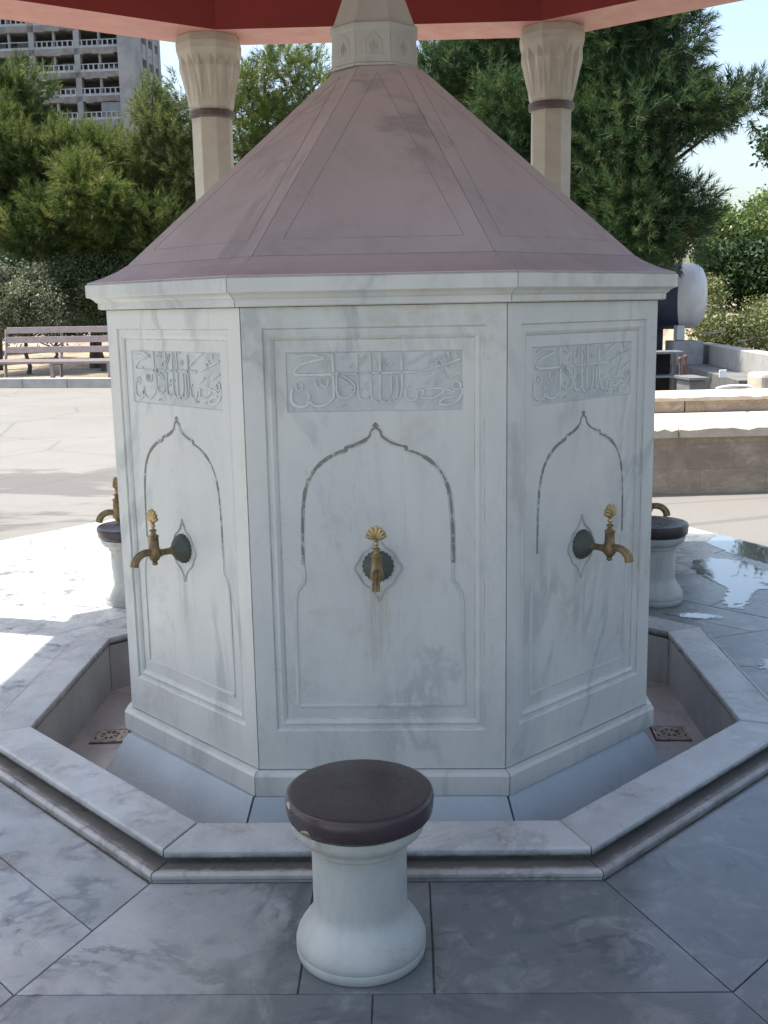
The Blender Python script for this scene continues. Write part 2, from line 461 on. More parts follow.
class MB:
    def __init__(self):
        self.v = []
        self.f = []

    def poly(self, pts, flip=False):
        i = len(self.v)
        self.v += [tuple(p) for p in pts]
        idx = list(range(i, i + len(pts)))
        self.f.append(idx[::-1] if flip else idx)

    def box(self, c, s, rz=0.0, rx=0.0):
        m = Matrix.Rotation(rz, 3, 'Z') @ Matrix.Rotation(rx, 3, 'X')
        i = len(self.v)
        for dz in (-.5, .5):
            for dx, dy in ((-.5, -.5), (.5, -.5), (.5, .5), (-.5, .5)):
                p = m @ Vector((dx * s[0], dy * s[1], dz * s[2])) + Vector(c)
                self.v.append(tuple(p))
        for q in ((0, 3, 2, 1), (4, 5, 6, 7), (0, 1, 5, 4), (1, 2, 6, 5), (2, 3, 7, 6), (3, 0, 4, 7)):
            self.f.append([i + k for k in q])

    def prism(self, pts, z0, z1):
        """vertical prism over a ccw outline; z0, z1 may be lists"""
        n = len(pts)
        i = len(self.v)
        for z in (z0, z1):
            for p in pts:
                self.v.append((p[0], p[1], z))
        self.f.append([i + k for k in range(n)][::-1])
        self.f.append([i + n + k for k in range(n)])
        for k in range(n):
            j = (k + 1) % n
            self.f.append([i + k, i + j, i + n + j, i + n + k])

    def lathe(self, prof, n=32, c=(0, 0, 0), a0=0.0, axis='Z', cap0=True, cap1=True):
        i = len(self.v)
        for r, z in prof:
            for k in range(n):
                a = a0 + 2 * PI * k / n
                if axis == 'Z':
                    p = (r * math.cos(a), r * math.sin(a), z)
                elif axis == 'Y':
                    p = (r * math.cos(a), -z, r * math.sin(a))
                else:
                    p = (z, r * math.cos(a), r * math.sin(a))
                self.v.append((p[0] + c[0], p[1] + c[1], p[2] + c[2]))
        for j in range(len(prof) - 1):
            for k in range(n):
                k2 = (k + 1) % n
                self.f.append([i + j * n + k, i + j * n + k2, i + (j + 1) * n + k2, i + (j + 1) * n + k])
        if cap0:
            self.f.append([i + k for k in range(n)][::-1])
        if cap1:
            self.f.append([i + (len(prof) - 1) * n + k for k in range(n)])

    def tube(self, pts, rad, n=8, caps=True):
        pts = [Vector(p) for p in pts]
        if isinstance(rad, (int, float)):
            rad = [rad] * len(pts)
        i = len(self.v)
        prev = None
        for k, p in enumerate(pts):
            t = (pts[min(k + 1, len(pts) - 1)] - pts[max(k - 1, 0)]).normalized()
            if prev is None:
                a = Vector((0, 0, 1)) if abs(t.z) < .9 else Vector((1, 0, 0))
                x = t.cross(a).normalized()
            else:
                x = (prev - t * prev.dot(t)).normalized()
            y = t.cross(x)
            prev = x
            for j in range(n):
                an = 2 * PI * j / n
                self.v.append(tuple(p + (x * math.cos(an) + y * math.sin(an)) * rad[k]))
        for k in range(len(pts) - 1):
            for j in range(n):
                j2 = (j + 1) % n
                self.f.append([i + k * n + j, i + k * n + j2, i + (k + 1) * n + j2, i + (k + 1) * n + j])
        if caps:
            self.f.append([i + j for j in range(n)][::-1])
            self.f.append([i + (len(pts) - 1) * n + j for j in range(n)])

    def build(self, name, mat, parent=None, bevel=0.0, smooth=None, mats=None, fm=None, segs=2):
        me = bpy.data.meshes.new(name)
        me.from_pydata(self.v, [], self.f)
        me.update()
        bm = bmesh.new()
        bm.from_mesh(me)
        bmesh.ops.recalc_face_normals(bm, faces=bm.faces)
        bm.to_mesh(me)
        bm.free()
        if mats:
            for q in mats:
                me.materials.append(q)
        else:
            me.materials.append(mat)
        o = bpy.data.objects.new(name, me)
        COL.link(o)
        if parent:
            o.parent = parent
        if bevel:
            md = o.modifiers.new('bevel', 'BEVEL')
            md.width = bevel
            md.segments = segs
            md.limit_method = 'ANGLE'
            md.angle_limit = R(32)
            md.harden_normals = False
        if smooth:
            me.shade_smooth()
            me.set_sharp_from_angle(angle=R(smooth))
        return o


def tag(o, label=None, cat=None, group=None, kind=None):
    if label:
        o['label'] = label
    if cat:
        o['category'] = cat
    if group:
        o['group'] = group
    if kind:
        o['kind'] = kind
    return o


def thing(name, label, cat, loc=(0, 0, 0), rz=0.0, group=None):
    o = bpy.data.objects.new(name, None)
    o.empty_display_size = .1
    COL.link(o)
    o.location = loc
    o.rotation_euler.z = rz
    return tag(o, label, cat, group)


def copy_tree(o, parent=None):
    c = o.copy()
    COL.link(c)
    c.parent = parent
    for ch in o.children:
        copy_tree(ch, c)
    return c


def octa(r, a0=-PI / 2 - PI / 8):
    rr = r / math.cos(PI / 8)
    return [(rr * math.cos(a0 + k * PI / 4), rr * math.sin(a0 + k * PI / 4)) for k in range(8)]


OA = -PI / 2 - PI / 8
OC = 1 / math.cos(PI / 8)


def octprof(prof):
    return [(r * OC, z) for r, z in prof]


def smooth_path(pts, n=6):
    P = [np.array(p, float) for p in pts]
    out = []
    for i in range(len(P) - 1):
        p0 = P[max(i - 1, 0)]
        p1, p2 = P[i], P[i + 1]
        p3 = P[min(i + 2, len(P) - 1)]
        for k in range(n):
            t = k / n
            out.append(.5 * ((2 * p1) + (p2 - p0) * t + (2 * p0 - 5 * p1 + 4 * p2 - p3) * t * t + (3 * p1 - p0 - 3 * p2 + p3) * t ** 3))
    out.append(P[-1])
    return out


# ------------------------------------------------------------------ sky and sun
SUN_EL = R(68.3)
SUN_AZ = math.atan2(.225, -.974)      # direction towards the sun, from +x


def lighting():
    w = bpy.data.worlds.new('World')
    scene.world = w
    w.use_nodes = True
    nt = w.node_tree
    bg = nt.nodes['Background']
    sky = nt.nodes.new('ShaderNodeTexSky')
    sky.sky_type = 'NISHITA'
    sky.sun_disc = False
    sky.sun_elevation = SUN_EL
    sky.sun_rotation = PI / 2 - SUN_AZ
    sky.altitude = 20
    sky.air_density = 1.2
    sky.dust_density = 3.5
    sky.ozone_density = 1.3
    nt.links.new(sky.outputs[0], bg.inputs[0])
    bg.inputs[1].default_value = .15
    ld = bpy.data.lights.new('sun', 'SUN')
    ld.energy = 4.8
    ld.angle = R(.53)
    ld.color = (1, .955, .88)
    lo = bpy.data.objects.new('sun', ld)
    COL.link(lo)
    d = Vector((math.cos(SUN_AZ) * math.cos(SUN_EL), math.sin(SUN_AZ) * math.cos(SUN_EL), math.sin(SUN_EL)))
    lo.rotation_euler = d.to_track_quat('Z', 'Y').to_euler()
    lo.location = d * 30
    vs = scene.view_settings
    scene.display_settings.display_device = 'sRGB'
    vs.view_transform = 'Standard'
    vs.look = 'None'
    vs.gamma = 1
    vs.use_curve_mapping = False
    vs.exposure = 1.05
    scene.cycles.max_bounces = 10
    scene.cycles.diffuse_bounces = 6
    scene.cycles.use_denoising = True


lighting()

# ------------------------------------------------------------------ ground
PHI = 0.01307
BC = (-.0196, -.002)


def clip(poly, n, d):
    out = []
    for i in range(len(poly)):
        a, b = poly[i], poly[(i + 1) % len(poly)]
        da = a[0] * n[0] + a[1] * n[1] - d
        db = b[0] * n[0] + b[1] * n[1] - d
        if da <= 0:
            out.append(a)
        if (da < 0) != (db < 0) and da != db:
            t = da / (da - db)
            out.append((a[0] + (b[0] - a[0]) * t, a[1] + (b[1] - a[1]) * t))
    return out


def inset(poly, g):
    # shrink a convex ccw polygon by g
    out = list(poly)
    n = len(poly)
    for i in range(n):
        a, b = poly[i], poly[(i + 1) % n]
        dx, dy = b[0] - a[0], b[1] - a[1]
        l = math.hypot(dx, dy)
        if l < 1e-6:
            continue
        nx, ny = dy / l, -dx / l
        out = clip(out, (nx, ny), nx * a[0] + ny * a[1] - g)
    return out


PLAT = [((-.777, .629), 4.18), ((.879, .477), 3.39)]


def ground():
    mb = MB()
    hole = [(x + BC[0], y + BC[1]) for x, y in octa(1.62)]
    X0, X1, Y0, Y1 = -900, 900, -60, 1800
    far = [(X0, Y0), (X1, Y0), (X1, Y0), (X1, Y1), (X1, Y1), (X0, Y1), (X0, Y1), (X0, Y0)]
    for k in range(8):
        k2 = (k + 1) % 8
        pts = [hole[k], far[k], far[k2], hole[k2]]
        if far[k] == far[k2]:
            pts = [hole[k], far[k], hole[k2]]
        mb.poly([(x, y, -.15) for x, y in pts])
    o = mb.build('asphalt', M['asphalt'])
    tag(o, 'sun bleached grey asphalt yard with dark water trails', 'yard', kind='structure')
    # raised marble platform: body + slabs laid in rings round the fountain
    mb = MB()
    oi, oo = octa(1.42), octa(4.6)
    for k in range(8):
        k2 = (k + 1) % 8
        body = [oi[k], oo[k], oo[k2], oi[k2]]
        for n, d in PLAT:
            body = clip(body, n, d)
        body = [(x + BC[0], y + BC[1]) for x, y in body]
        mb.prism(body, -.152, -.005)
    o = mb.build('platform_bed', M['grout'])
    tag(o, 'low raised bed under the marble paving', 'platform', kind='structure')
    mb = MB()
    rings = [1.5655, 2.07, 2.62, 3.2, 3.8, 4.7]
    ca, sa = math.cos(PHI), math.sin(PHI)
    for k in range(8):
        a = k * PI / 4
        c_, s_ = math.cos(a), math.sin(a)
        rk = list(rings)
        if k % 2 == 1 and k != 1:
            rk = [1.5655, 1.80, 2.07, 2.62, 3.2, 3.8, 4.7]
        for j in range(len(rk) - 1):
            r0, r1 = rk[j], rk[j + 1]
            if k == 0 and j == 0:
                cuts = [-.175, .152]
            elif k == 0 and j == 1:
                cuts = [.005]
            elif j <= 1 and k % 2 == 1:
                cuts = []
            else:
                w = T * r1
                n = max(1, int(w * 2 / .75))
                cuts = [-w + 2 * w * (i + 1 + random.uniform(-.12, .12)) / (n + 1) for i in range(n)]
            # sector local frame: front sector lies towards -y
            base = [(-T * r0, -r0), (-T * r1, -r1), (T * r1, -r1), (T * r0, -r0)]
            xs = [-9] + cuts + [9]
            for i in range(len(xs) - 1):
                p = clip(clip(list(base), (1, 0), xs[i + 1]), (-1, 0), -xs[i])
                if len(p) < 3:
                    continue
                p = inset(p, .0016 + random.uniform(0, .0009))
                if len(p) < 3:
                    continue
                q = []
                for x, y in p:
                    x1, y1 = x * c_ - y * s_, x * s_ + y * c_
                    q.append((x1 * ca - y1 * sa + BC[0], x1 * sa + y1 * ca + BC[1]))
                for n, d in PLAT:
                    q = clip(q, n, d + .012)
                q2 = []
                for p in q:
                    if not q2 or math.hypot(p[0] - q2[-1][0], p[1] - q2[-1][1]) > 1e-4:
                        q2.append(p)
                if len(q2) >= 3:
                    mb.prism(q2, -.016, random.uniform(-.0006, .0006))
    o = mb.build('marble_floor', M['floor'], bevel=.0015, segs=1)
    tag(o, 'grey veined marble paving slabs laid in rings round the fountain', 'floor', kind='structure')
    # kerb and dry earth strip behind the yard
    d = Vector((math.cos(-.17), math.sin(-.17)))
    nrm = Vector((-d.y, d.x))
    p0 = Vector((-8.6, 20.85))
    mb = MB()
    x = -26.0
    while x < 34:
        L = 1.15
        c = p0 + d * (x + L / 2) + nrm * .11
        mb.box((c.x, c.y, -.04), (L - .012, .22, .23), -.17)
        x += L
    o = mb.build('kerb', M['kerb_concrete'], bevel=.015)
    tag(o, 'pale concrete kerb along the far side of the yard', 'kerb', kind='structure')
    mb = MB()
    a = p0 + d * -70 + nrm * .2
    b = p0 + d * 45 + nrm * .2
    c2 = b + nrm * 60
    d2 = a + nrm * 60
    nx, ny = 60, 30
    g = []
    for j in range(ny + 1):
        for i in range(nx + 1):
            p = a.lerp(b, i / nx) + nrm * (60 * j / ny)
            h = .03 + .10 * math.sin(p.x * .7 + p.y * .3) * min(1, j / 3) + .02 * max(0, j - 2)
            g.append((p.x, p.y, h if j else .0))
    mb.v = g
    for j in range(ny):
        for i in range(nx):
            q = j * (nx + 1) + i
            mb.f.append([q, q + 1, q + nx + 2, q + nx + 1])
    o = mb.build('earth', M['earth'], smooth=60)
    tag(o, 'dry sandy earth under the trees', 'earth', kind='structure')
    # rising ground on the right, behind the stone wall
    mb = MB()
    nx, ny = 40, 30
    for j in range(ny + 1):
        for i in range(nx + 1):
            x = 5.6 + 40 * i / nx
            y = 11 + 60 * j / ny
            h = .45 + 1.3 * min(1, (y - 11) / 30) + .12 * math.sin(x * 1.3 + y * .9) + .03 * (x - 5.6)
            if i == 0 or j == 0:
                h = -.2
            mb.v.append((x, y, h))
    for j in range(ny):
        for i in range(nx):
            q = j * (nx + 1) + i
            mb.f.append([q, q + 1, q + nx + 2, q + nx + 1])
    o = mb.build('hillside', M['earth'], smooth=60)
    tag(o, 'scrubby rising ground beyond the low walls', 'hillside', kind='structure')
    # puddles on the right part of the platform
    shapes = [
        [(2.24, 3.06), (2.43, 2.66), (2.47, 2.4), (2.42, 2.2), (2.28, 2.14), (2.2, 2.3), (2.12, 2.42), (2.07, 2.6), (2.05, 2.78), (2.13, 2.95)],
        [(1.84, 2.30), (2.02, 2.36), (2.16, 2.27), (2.22, 2.12), (2.24, 1.97), (2.36, 1.86), (2.34, 1.68), (2.18, 1.58), (2.04, 1.50),
         (1.95, 1.34), (1.87, 1.16), (1.76, 1.20), (1.76, 1.36), (1.83, 1.52), (1.84, 1.68), (1.78, 1.86), (1.77, 2.1)],
        [(1.56, 2.22), (1.66, 2.2), (1.7, 2.1), (1.62, 2.06), (1.54, 2.12)],
        [(2.3, 1.3), (2.5, 1.36), (2.64, 1.2), (2.55, 1.0), (2.4, .86), (2.2, .82), (2.1, .92), (2.2, 1.06), (2.22, 1.2)],
        [(1.62, .30), (1.75, .42), (1.9, .34), (2.0, .16), (1.92, -.05), (1.78, -.02), (1.72, .12), (1.62, .18)],
        [(1.36, 1.12), (1.5, 1.14), (1.66, 1.08), (1.72, 1.0), (1.6, .97), (1.44, 1.02)],
    ]
    for s in shapes:
        pts = smooth_path(s + [s[0]], 8)[:-1]
        out = []
        cx_, cy_ = np.mean(np.array(s), 0)
        for k_, p in enumerate(pts):
            j = rng.normal(0, .0025, 2)
            w_ = 1 + .035 * math.sin(p[0] * 31 + p[1] * 23) + .02 * math.sin(p[0] * 70 - p[1] * 51 + 2)
            out.append((cx_ + (p[0] - cx_) * w_ + j[0], cy_ + (p[1] - cy_) * w_ + j[1]))
        # a thin sheet of small cells; 'film' is how far a vertex lies inside the rim
        P = np.array(out)
        Q = np.roll(P, -1, 0)
        cell = .02
        lo_, hi_ = P.min(0) - .02, P.max(0) + .02
        nx_, ny_ = (np.ceil((hi_ - lo_) / cell)).astype(int)
        xs_, ys_ = lo_[0] + cell * np.arange(nx_ + 1), lo_[1] + cell * np.arange(ny_ + 1)
        gx, gy = np.meshgrid(xs_, ys_, indexing='ij')
        g = np.stack([gx.ravel(), gy.ravel()], 1)
        e = Q - P
        tt = np.clip(((g[:, None] - P) * e).sum(2) / (e * e).sum(1), 0, 1)
        dist = np.linalg.norm(g[:, None] - (P + e * tt[..., None]), axis=2).min(1)
        cond = (P[:, 1] > g[:, None, 1]) != (Q[:, 1] > g[:, None, 1])
        den = np.where(np.abs(e[:, 1]) < 1e-9, 1e-9, e[:, 1])
        xc = P[:, 0] + (g[:, None, 1] - P[:, 1]) * e[:, 0] / den
        inside = (cond & (g[:, None, 0] < xc)).sum(1) % 2 == 1
        sd = np.where(inside, dist, -dist)
        faces, used = [], {}
        for i in range(nx_):
            for j in range(ny_):
                q = [i * (ny_ + 1) + j, (i + 1) * (ny_ + 1) + j, (i + 1) * (ny_ + 1) + j + 1, i * (ny_ + 1) + j + 1]
                if max(sd[k] for k in q) > 0:
                    faces.append([used.setdefault(k, len(used)) for k in q])
        keys = list(used)
        mb = MB()
        mb.v = [(g[k][0], g[k][1], .0022) for k in keys]
        mb.f = faces
        o = mb.build('puddle', M['water'])
        at_ = o.data.attributes.new('film', 'FLOAT', 'POINT')
        at_.data.foreach_set('value', np.clip(np.array([sd[k] for k in keys]) / .07, 0, 1).astype(np.float32))
        tag(o, 'shallow puddle on the marble paving reflecting pale sky', 'puddle', 'puddles on the paving', kind='structure')


ground()

# ------------------------------------------------------------------ fountain


def face_frame():
    """panel face in local coordinates: u along x, depth along +y (front at y = -1), z up"""


ARCH = [(0, 1.234), (-.014, 1.222), (-.020, 1.205), (-.041, 1.189), (-.068, 1.177), (-.094, 1.170), (-.098, 1.160), (-.124, 1.152), (-.160, 1.133), (-.193, 1.105),
        (-.218, 1.066), (-.233, 1.015), (-.240, .945), (-.243, .86), (-.243, .79)]
LOW = [(-.243, .79), (-.241, .737), (-.257, .712), (-.268, .690), (-.272, .662), (-.274, .60), (-.276, .307)]

STROKES = [
    # the verse, as two tiers of strokes: (points, width)
    ([(338, 100), (250, 118), (160, 142), (100, 190), (110, 222), (240, 226), (400, 224), (720, 219), (1060, 215)], 24),
    ([(95, 90), (180, 72), (260, 74), (340, 98)], 16),
    ([(78, 330), (66, 400), (80, 450), (130, 474), (190, 462), (212, 405)], 24),
    ([(205, 372), (215, 440), (262, 472), (330, 462), (385, 425), (402, 380), (400, 250), (398, 62)], 24),
    ([(425, 232), (424, 360), (448, 402), (490, 412), (545, 390), (566, 340), (545, 290), (430, 205)], 21),
    ([(440, 250), (500, 285), (552, 330)], 15),
    ([(588, 66), (590, 230), (592, 380), (612, 425), (650, 425), (676, 395)], 22),
    ([(688, 62), (690, 230), (692, 380), (706, 428), (748, 452)], 22),
    ([(762, 62), (764, 240), (760, 400), (776, 440), (812, 446), (842, 420)], 21),
    ([(700, 62), (718, 110), (742, 175)], 14),
    ([(850, 240), (846, 380), (800, 436)], 18),
    ([(930, 78), (932, 200), (934, 335), (915, 410), (880, 440), (800, 448)], 21),
    ([(893, 240), (898, 340), (890, 425)], 18),
    ([(955, 345), (962, 410), (990, 438), (1040, 425), (1052, 372), (1085, 360), (1100, 385), (1082, 412), (1110, 424), (1180, 416), (1235, 385), (1262, 352)], 23),
    ([(1130, 352), (1190, 344), (1260, 352), (1345, 376)], 19),
    ([(1090, 308), (1130, 285), (1175, 258)], 17),
    ([(1262, 280), (1320, 254), (1388, 222)], 20),
    ([(1096, 208), (1160, 192), (1220, 170), (1300, 150), (1390, 118)], 22),
    ([(1205, 172), (1200, 140), (1225, 124), (1245, 150), (1228, 172)], 15),
    ([(950, 172), (1010, 140), (1085, 96), (1160, 62)], 17),
    ([(1290, 62), (1296, 110)], 15),
    ([(1394, 344), (1402, 380), (1372, 432), (1310, 470), (1240, 474), (1226, 452), (1262, 424), (1340, 408)], 22),
    ([(1322, 330), (1330, 304), (1354, 294), (1380, 306), (1388, 332), (1372, 354), (1344, 356), (1324, 338)], 18),
    ([(265, 255), (262, 300), (285, 325), (305, 300), (308, 262), (312, 305), (340, 322), (356, 300), (360, 256)], 14),
    ([(108, 290), (112, 340), (145, 345), (160, 310), (130, 285)], 14),
    ([(590, 150), (622, 100), (655, 70)], 14),
    ([(610, 160), (640, 120), (660, 80)], 12),
    ([(455, 95), (500, 105), (530, 85)], 13),
    ([(520, 180), (545, 150)], 14),
    ([(815, 150), (840, 128), (850, 155), (822, 165)], 14),
    ([(690 + 330, 452), (690 + 350, 474)], 15),
]
DOTS = [(640, 318), (655, 340), (618, 348), (720, 300), (715, 188), (812, 60), (545, 352), (470, 365), (455, 480), (480, 470), (1062, 466), (1170, 470), (985, 330), (1345, 326), (655, 300), (300, 90), (210, 200), (505, 65)]


def ribbon_letters(parent):
    mb = MB()
    gm = MB()

    def uv(x, y):
        # strokes -> panel metres, from the survey of the centre panel
        u = -.276 + (x - 38) / (1398 - 38) * .55
        z = 1.4705 - (y - 52) / (518 - 52) * .186
        return u, z
    sx = .55 / 1360
    y0, y1 = -.9812, -.9872

    def seg(pts, w, mb=mb, y1=y1):
        i = len(mb.v)
        n = len(pts)
        for k in range(n):
            a, b = pts[max(k - 1, 0)], pts[min(k + 1, n - 1)]
            dx, dz = b[0] - a[0], b[1] - a[1]
            l = math.hypot(dx, dz) or 1
            nx, nz = -dz / l, dx / l
            # broad-pen width: full on verticals, thinner on rising strokes
            ang = math.atan2(dz, dx)
            ww = w * (.62 + .38 * abs(math.sin(ang - .6)))
            if k == 0 or k == n - 1:
                ww *= .55
            u, z = pts[k]
            for s, y, f in ((1, y0, 1.0), (1, y1, .72), (-1, y1, .72), (-1, y0, 1.0)):
                mb.v.append((u + nx * ww * f * s / 2, y, z + nz * ww * f * s / 2))
        for k in range(n - 1):
            p, q = i + 4 * k, i + 4 * k + 4
            for e in range(3):
                mb.f.append([p + e, p + e + 1, q + e + 1, q + e])
        mb.f.append([i, i + 1, i + 2, i + 3])
        p = i + 4 * (n - 1)
        mb.f.append([p + 3, p + 2, p + 1, p])
    for pts, w in STROKES:
        P = [uv(*p) for p in pts]
        sp_ = smooth_path(P, 6)
        seg(sp_, w * sx * 1.15)
        seg(sp_, w * sx * 1.85, gm, y0 - .0008)  # wider dark ribbon: painted shadow and settled dirt round each stroke
    for x, y in DOTS:
        u, z = uv(x, y)
        r = 8.5 * sx
        i = len(mb.v)
        for yy, f in ((y0, 1.25), (y1, .85)):
            for du, dz in ((1, 0), (0, 1), (-1, 0), (0, -1)):
                mb.v.append((u + du * r * f, yy, z + dz * r * f))
        for k in range(4):
            mb.f.append([i + k, i + (k + 1) % 4, i + 4 + (k + 1) % 4, i + 4 + k])
        mb.f.append([i + 4, i + 5, i + 6, i + 7])
    gm.build('letter_shadow_edge', M['letter_shadow_grime'], parent)
    return mb.build('lettering', M['marble_letter'], parent)


def line_ribbon(mb, pts, w, y0, y1, jitter=0.0):
    i = len(mb.v)
    n = len(pts)
    for k in range(n):
        a, b = pts[max(k - 1, 0)], pts[min(k + 1, n - 1)]
        dx, dz = b[0] - a[0], b[1] - a[1]
        l = math.hypot(dx, dz) or 1
        nx, nz = -dz / l, dx / l
        ww = w * (1 + jitter * random.uniform(-1, 1))
        u, z = pts[k]
        for s, y, f in ((1, y0, 1.0), (1, y1, .6), (-1, y1, .6), (-1, y0, 1.0)):
            mb.v.append((u + nx * ww * f * s / 2, y, z + nz * ww * f * s / 2))
    for k in range(n - 1):
        p, q = i + 4 * k, i + 4 * k + 4
        for e in range(3):
            mb.f.append([p + e, p + e + 1, q + e + 1, q + e])
    mb.f.append([i, i + 1, i + 2, i + 3])
    p = i + 4 * (n - 1)
    mb.f.append([p + 3, p + 2, p + 1, p])


def make_panel(parent):
    """one carved face of the octagon, front at y = -1"""
    zb, zt = .0862, 1.612
    hw = T - .0017
    # nested rectangles (half width, z bottom, z top, depth)
    rects = [(hw, zb, zt, 0.0), (.3475, .223, 1.5475, 0.0), (.3435, .228, 1.5435, .006), (.334, .238, 1.533, .0065), (.326, .247, 1.523, .004),
             (.317, .256, 1.514, .0085), (.311, .263, 1.508, .0135)]
    mb = MB()
    for hw_, z0, z1, dp in rects:
        y = -1 + dp
        h = hw_
        mb.v += [(-h, y, z0), (h, y, z0), (h, y, z1), (-h, y, z1)]
    for j in range(len(rects) - 1):
        for k in range(4):
            a, b = 4 * j + k, 4 * j + (k + 1) % 4
            mb.f.append([a, b, b + 4, a + 4])
    # field, with the inscription panel let in
    j = 4 * (len(rects) - 1)
    i = len(mb.v)
    yf = -1 + .0135
    tz0, tz1, tw = 1.284, 1.4715, .2775
    mb.v += [(-tw, yf, tz0), (tw, yf, tz0), (tw, yf, tz1), (-tw, yf, tz1)]
    for k in range(4):
        mb.f.append([j + k, j + (k + 1) % 4, i + (k + 1) % 4, i + k])
    e = .0025
    mb.v += [(-tw + e, yf + .0045, tz0 + e), (tw - e, yf + .0045, tz0 + e), (tw - e, yf + .0045, tz1 - e), (-tw + e, yf + .0045, tz1 - e)]
    for k in range(4):
        mb.f.append([i + k, i + (k + 1) % 4, i + 4 + (k + 1) % 4, i + 4 + k])
    mb.f.append([i + 4, i + 5, i + 6, i + 7])
    # mitred flanks and back
    b = len(mb.v)
    d = .06
    hb = hw - d * T
    mb.v += [(-hb, -1 + d, zb), (hb, -1 + d, zb), (hb, -1 + d, zt), (-hb, -1 + d, zt)]
    for k in range(4):
        mb.f.append([k, b + k, b + (k + 1) % 4, (k + 1) % 4])
    mb.f.append([b, b + 3, b + 2, b + 1])
    o = mb.build('wall_panel', M['marble'], parent, bevel=.0016)
    # inscription ground and letters
    m2 = MB()
    y = -1 + .0135 + .004
    m2.box((0, y + .0002, (tz0 + tz1) / 2), (2 * tw - .008, .0012, tz1 - tz0 - .008))
    ins = m2.build('inscription_panel', M['marble_field'], o)
    ribbon_letters_obj = ribbon_letters(o)
    # arch: dark filled groove above, carved ridge below
    g = MB()
    arch = smooth_path(ARCH, 4)
    full = [(-p[0], p[1]) for p in arch][::-1] + [(p[0], p[1]) for p in arch][1:]
    full = full[::-1]
    yb = -1 + .0135 - .0002
    # broken up a little, where the filling has fallen out
    n = len(full)
    cuts = [0, 46, n - 38, n - 33, n - 26, n - 22, n - 16, n - 13, n - 8, n]
    keep = True
    for a, c in zip(cuts[:-1], cuts[1:]):
        pts = full[a:min(c + 1, n)]
        if len(pts) > 2:
            line_ribbon(g, pts, .0125 if keep else .0075, yb, yb - .0014, .16)
        keep = not keep
    line_ribbon(g, [(-.006, 1.244), (0, 1.238), (.006, 1.244)], .016, yb, yb - .002)
    g.build('arch_groove', M['groove'], o)
    g = MB()
    fz = full[1:-1]
    line_ribbon(g, [p for p in full], .026, -1 + .0135 + .0008, -1 + .0135 - .0004)
    g.build('arch_moulding', M['marble'], o)
    g = MB()
    low = smooth_path(LOW, 4)
    lp = [(p[0], p[1]) for p in low]
    rp = [(-p[0], p[1]) for p in low]
    for side in (lp, rp):
        line_ribbon(g, side, .013, yb + .001, yb - .0034)
    line_ribbon(g, [(-.280, .306), (.280, .306)], .013, yb + .001, yb - .0034)
    g.build('arch_ridge', M['marble'], o)
    # grime caught in the frame mouldings
    g = MB()
    for h, z0, z1, yy in ((.3455, .2255, 1.5455, -1 + .0045), (.3140, .2595, 1.511, -1 + .0118)):
        for a_, b_ in (((-h, z0), (h, z0)), ((-h, z1), (h, z1)), ((-h, z0), (-h, z1)), ((h, z0), (h, z1))):
            pts_ = [(a_[0] + (b_[0] - a_[0]) * q / 40, a_[1] + (b_[1] - a_[1]) * q / 40) for q in range(41)]
            line_ribbon(g, pts_, .0034, yy, yy - .0006, .5)
    g.build('moulding_grime', M['frame_grime'], o)
    # pointed rosette round the tap
    g = MB()
    zc = .775
    ros = [(0, .112), (.018, .075), (.048, .052), (.062, .028), (.078, 0), (.062, -.028), (.048, -.052), (.018, -.075), (0, -.112)]
    pts = [(x, zc + z) for x, z in ros] + [(-x, zc + z) for x, z in ros[::-1][1:]]
    for s in (pts[:9], pts[8:]):
        line_ribbon(g, smooth_path(s, 3), .008, yb + .001, yb - .0030, .2)
    g.build('rosette', M['groove_pale'], o)
    return o


